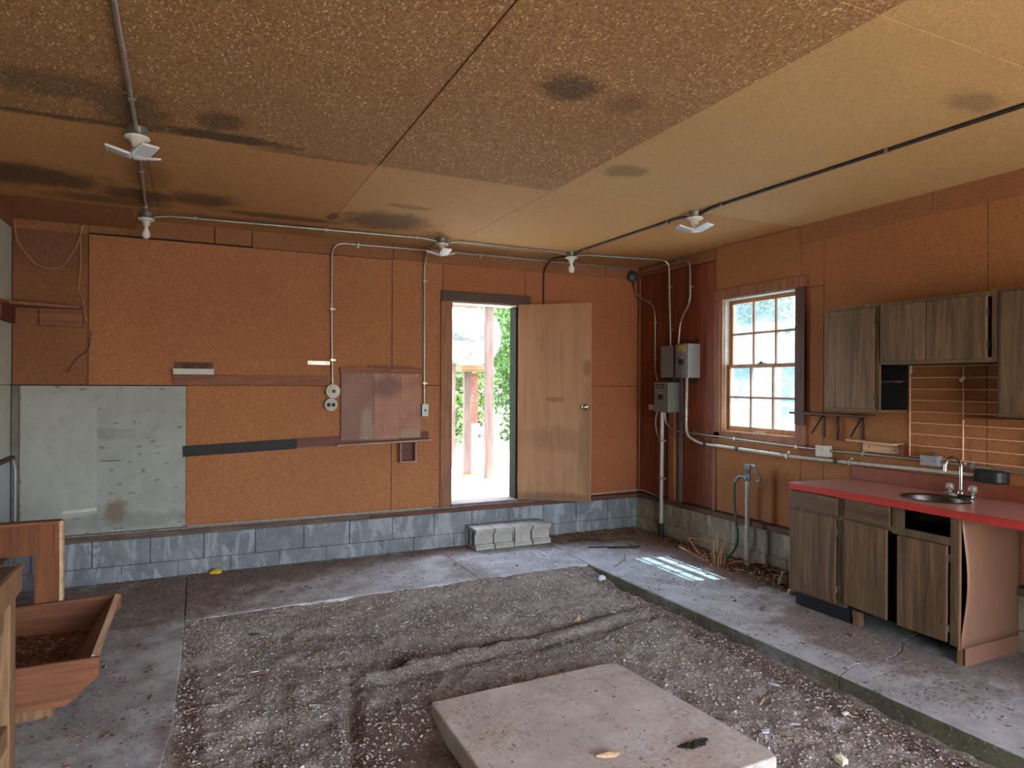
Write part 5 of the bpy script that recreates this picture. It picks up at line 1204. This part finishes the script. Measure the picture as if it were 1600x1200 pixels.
t = thing('storage_tank', 'big horizontal tank with peeling white paint beyond the doorway', 'tank', (3.3, 9.5, .35))
pr = [(.001, 2.36), (.16, 2.35), (.28, 2.30), (.37, 2.22), (.42, 2.12), (.435, 2.0), (.435, 0), (.42, -.1), (.30, -.22), (.001, -.3)]
B().lathe([(r_, h_ + 0) for r_, h_ in pr][::-1], (1.90, 9.55, 2.345), 40, (1, 0, 0)).build('shell', 'tank', t)
for xx in (1.75, 3.48): box(xx, xx + .07, 9.5, 9.6, .30, 1.915).build('saddle_post', 'post_wood', t)
t = thing('tank_stand', 'timber stand with red-brown boards under the tank end, seen through the door', 'stand', (3.42, 8.6, .33))
box(3.345, 3.455, 8.60, 8.66, .32, 1.78).build('side_post', 'post_wood', t, bevel=.004)
for k in range(22):
    z = .36 + k * .064; box(3.458, 3.565, 8.635, 8.655, z, z + .060).build('board', 'red_shingle' if z > 1.0 else 'conduit_grey', t)
box(3.27, 3.60, 8.50, 8.72, 1.785, 1.875).build('cap_block', 'cap_wood', t, bevel=.006)
box(3.33, 3.62, 8.56, 8.72, .28, .358).build('base_plate', 'cap_wood', t)
t = thing('porch_post', 'tall weathered wooden post standing outside the doorway', 'post', (3.60, 8.30, .33))
box(3.535, 3.635, 8.26, 8.36, .30, 2.66).build('post', 'post_wood', t, bevel=.004)
t = thing('porch_beam', 'rough timber beam and joists overhead outside the doorway', 'beam', (3.0, 8.3, 2.7))
box(2.3, 3.95, 8.24, 8.36, 2.662, 2.80).build('beam', 'cap_wood', t, bevel=.004)
for xx in (2.55, 3.02, 3.55): box(xx, xx + .05, 7.9, 9.2, 2.802, 2.94).build('joist', 'red_shingle', t)
box(2.86, 3.26, 7.92, 7.97, 2.60, 2.70).build('blocking', 'red_shingle', t); box(2.86, 2.90, 7.97, 8.24, 2.62, 2.70).build('blocking', 'red_shingle', t)
box(3.22, 3.26, 7.97, 8.24, 2.62, 2.70).build('blocking', 'red_shingle', t)
tag(B().prism([(2.30, 6.80), (2.62, 6.74), (2.66, 7.05), (2.40, 7.28), (2.2, 7.2)], .341, .352, 'z').build('blue_mat', 'mat_blue', None, (2.45, 7.0, .345)), 'corner of a light blue mat on the ground just outside the door', 'mat')

def leaves(name, n, c_, rad, size, mat, parent, seed):
    r_ = np.random.default_rng(seed); d = r_.normal(size=(n, 3)); d /= np.linalg.norm(d, axis=1)[:, None]
    rr = (.55 + .5 * r_.random(n))[:, None]; lump = 1 + .18 * np.sin(d[:, :1] * 5 + seed) * np.cos(d[:, 1:2] * 4 + d[:, 2:] * 5)
    P_ = np.array(c_) + d * rr * lump * np.array(rad); P_[:, 2] = np.maximum(P_[:, 2], gy_(P_[:, 0], P_[:, 1]) + .03)
    a = r_.normal(size=(n, 3)); a /= np.linalg.norm(a, axis=1)[:, None]; b_ = np.cross(a, r_.normal(size=(n, 3))); b_ /= np.linalg.norm(b_, axis=1)[:, None]
    L_ = size * r_.uniform(.6, 1.2, n)[:, None]
    V = np.stack([P_ - a * L_, P_ + b_ * L_ * .45, P_ + a * L_, P_ - b_ * L_ * .45], 1) - np.array(parent['_o'])
    me = bpy.data.meshes.new(name); me.from_pydata(V.reshape(-1, 3).tolist(), [], np.arange(4 * n).reshape(n, 4).tolist()); me.materials.append(M[mat])
    o = bpy.data.objects.new(name, me); C.objects.link(o); o.parent = parent; o['kind'] = 'stuff'; return o
def bush(x_, y_, rad, h, n, size, mat, label, cat, seed, name='leafy_bush', trunk=.04):
    z0 = float(gy_(np.array(x_), np.array(y_))); t = thing(name, label, cat, (x_, y_, z0))
    leaves('foliage', n, (x_, y_, z0 + h * .5), (rad[0], rad[1], h * .55), size, mat, t, seed)
    s = B()
    for k in range(4):
        a_ = k * 1.6 + seed; s.tube([(x_ + .05 * math.cos(a_), y_ + .05 * math.sin(a_), z0 - .05), (x_ + rad[0] * .25 * math.cos(a_), y_ + rad[1] * .25 * math.sin(a_), z0 + h * .4), (x_ + rad[0] * .5 * math.cos(a_ + .3), y_ + rad[1] * .5 * math.sin(a_ + .3), z0 + h * .8)], [trunk, trunk * .7, trunk * .3], 7)
    s.build('stems', 'bark', t)
bush(4.35, 12.2, (.82, .9), 3.0, 5000, .07, 'leaf', 'sunlit green bush directly behind the tank, left part of doorway', 'bush', 1)
bush(6.25, 12.2, (.85, .9), 3.6, 5500, .07, 'leaf', 'tall sunlit green bush at the right side of the doorway view', 'bush', 2)
bush(5.5, 15.2, (1.6, 1.2), 4.2, 6000, .09, 'leaf', 'green tree standing behind the gap between the two doorway bushes', 'tree', 3)

# shed beyond the window
ang = R(-45); ux = Vector((math.cos(ang), math.sin(ang), 0)); uy = Vector((-ux.y, ux.x, 0)); sc0 = Vector((12.0, 11.4, .75))
t = thing('blue_shed', 'long pale blue metal shed across the yard seen through the window', 'shed', tuple(sc0))
for k in range(9):
    B().obox(sc0 + Vector((0, 0, .12 + .19 * k)), ux * 5.5, uy * .02, (0, 0, .093)).build('siding_board', 'shed_blue', t)
B().obox(sc0 + uy * 1.6 + Vector((0, 0, .85)), ux * 5.5, uy * 1.55, (0, 0, .85)).build('wall', 'shed_blue', t)
B().obox(sc0 - uy * .06 + Vector((0, 0, .42)), ux * 5.0, uy * .03, (0, 0, .045)).build('white_rail', 'shed_white', t)
B().obox(sc0 + uy * 1.2 + Vector((0, 0, 2.15)), ux * 5.8, uy * 1.6, Vector((0, 0, .04)) + uy * 0).build('roof', 'shed_roof', t)
B().obox(sc0 + uy * .4 + Vector((0, 0, 1.92)), ux * 5.8, uy * .75 + Vector((0, 0, .24)), (0, 0, .03)).build('roof', 'shed_roof', t)
q_ = Vector((9.72, 10.05, .45))
t = thing('tool_locker', 'grey upright locker with a red panel in the yard outside the window', 'locker', tuple(q_))
B().obox(q_ + Vector((0, 0, .62)), ux * .26, uy * .2, (0, 0, .62)).build('body', 'locker_grey', t, bevel=.01)
B().obox(q_ - uy * .21 - ux * .05 + Vector((0, 0, 1.14)), ux * .085, uy * .010, (0, 0, .13)).build('red_panel', 'red_sign', t)
for k in (-1, 1): B().obox(q_ + ux * .2 * k + Vector((0, 0, -.06)), ux * .03, uy * .03, (0, 0, .07)).build('foot', 'dark_metal', t)
bush(15.6, 17.4, (3.0, 2.2), 7.5, 12000, .17, 'leaf_dark', 'large tree behind the middle of the blue shed', 'tree', 5, 'tree', .2)
bush(22.5, 13.5, (2.8, 2.6), 7.5, 8000, .18, 'leaf_dark', 'large tree behind the blue shed, right in the window', 'tree', 6, 'tree', .2)
bush(11.2, 22.5, (2.6, 2.6), 7.5, 8000, .18, 'leaf_dark', 'large tree left of the blue shed in the distance', 'tree', 7, 'tree', .2)

for o in bpy.data.objects:
    if '_o' in o: del o['_o']
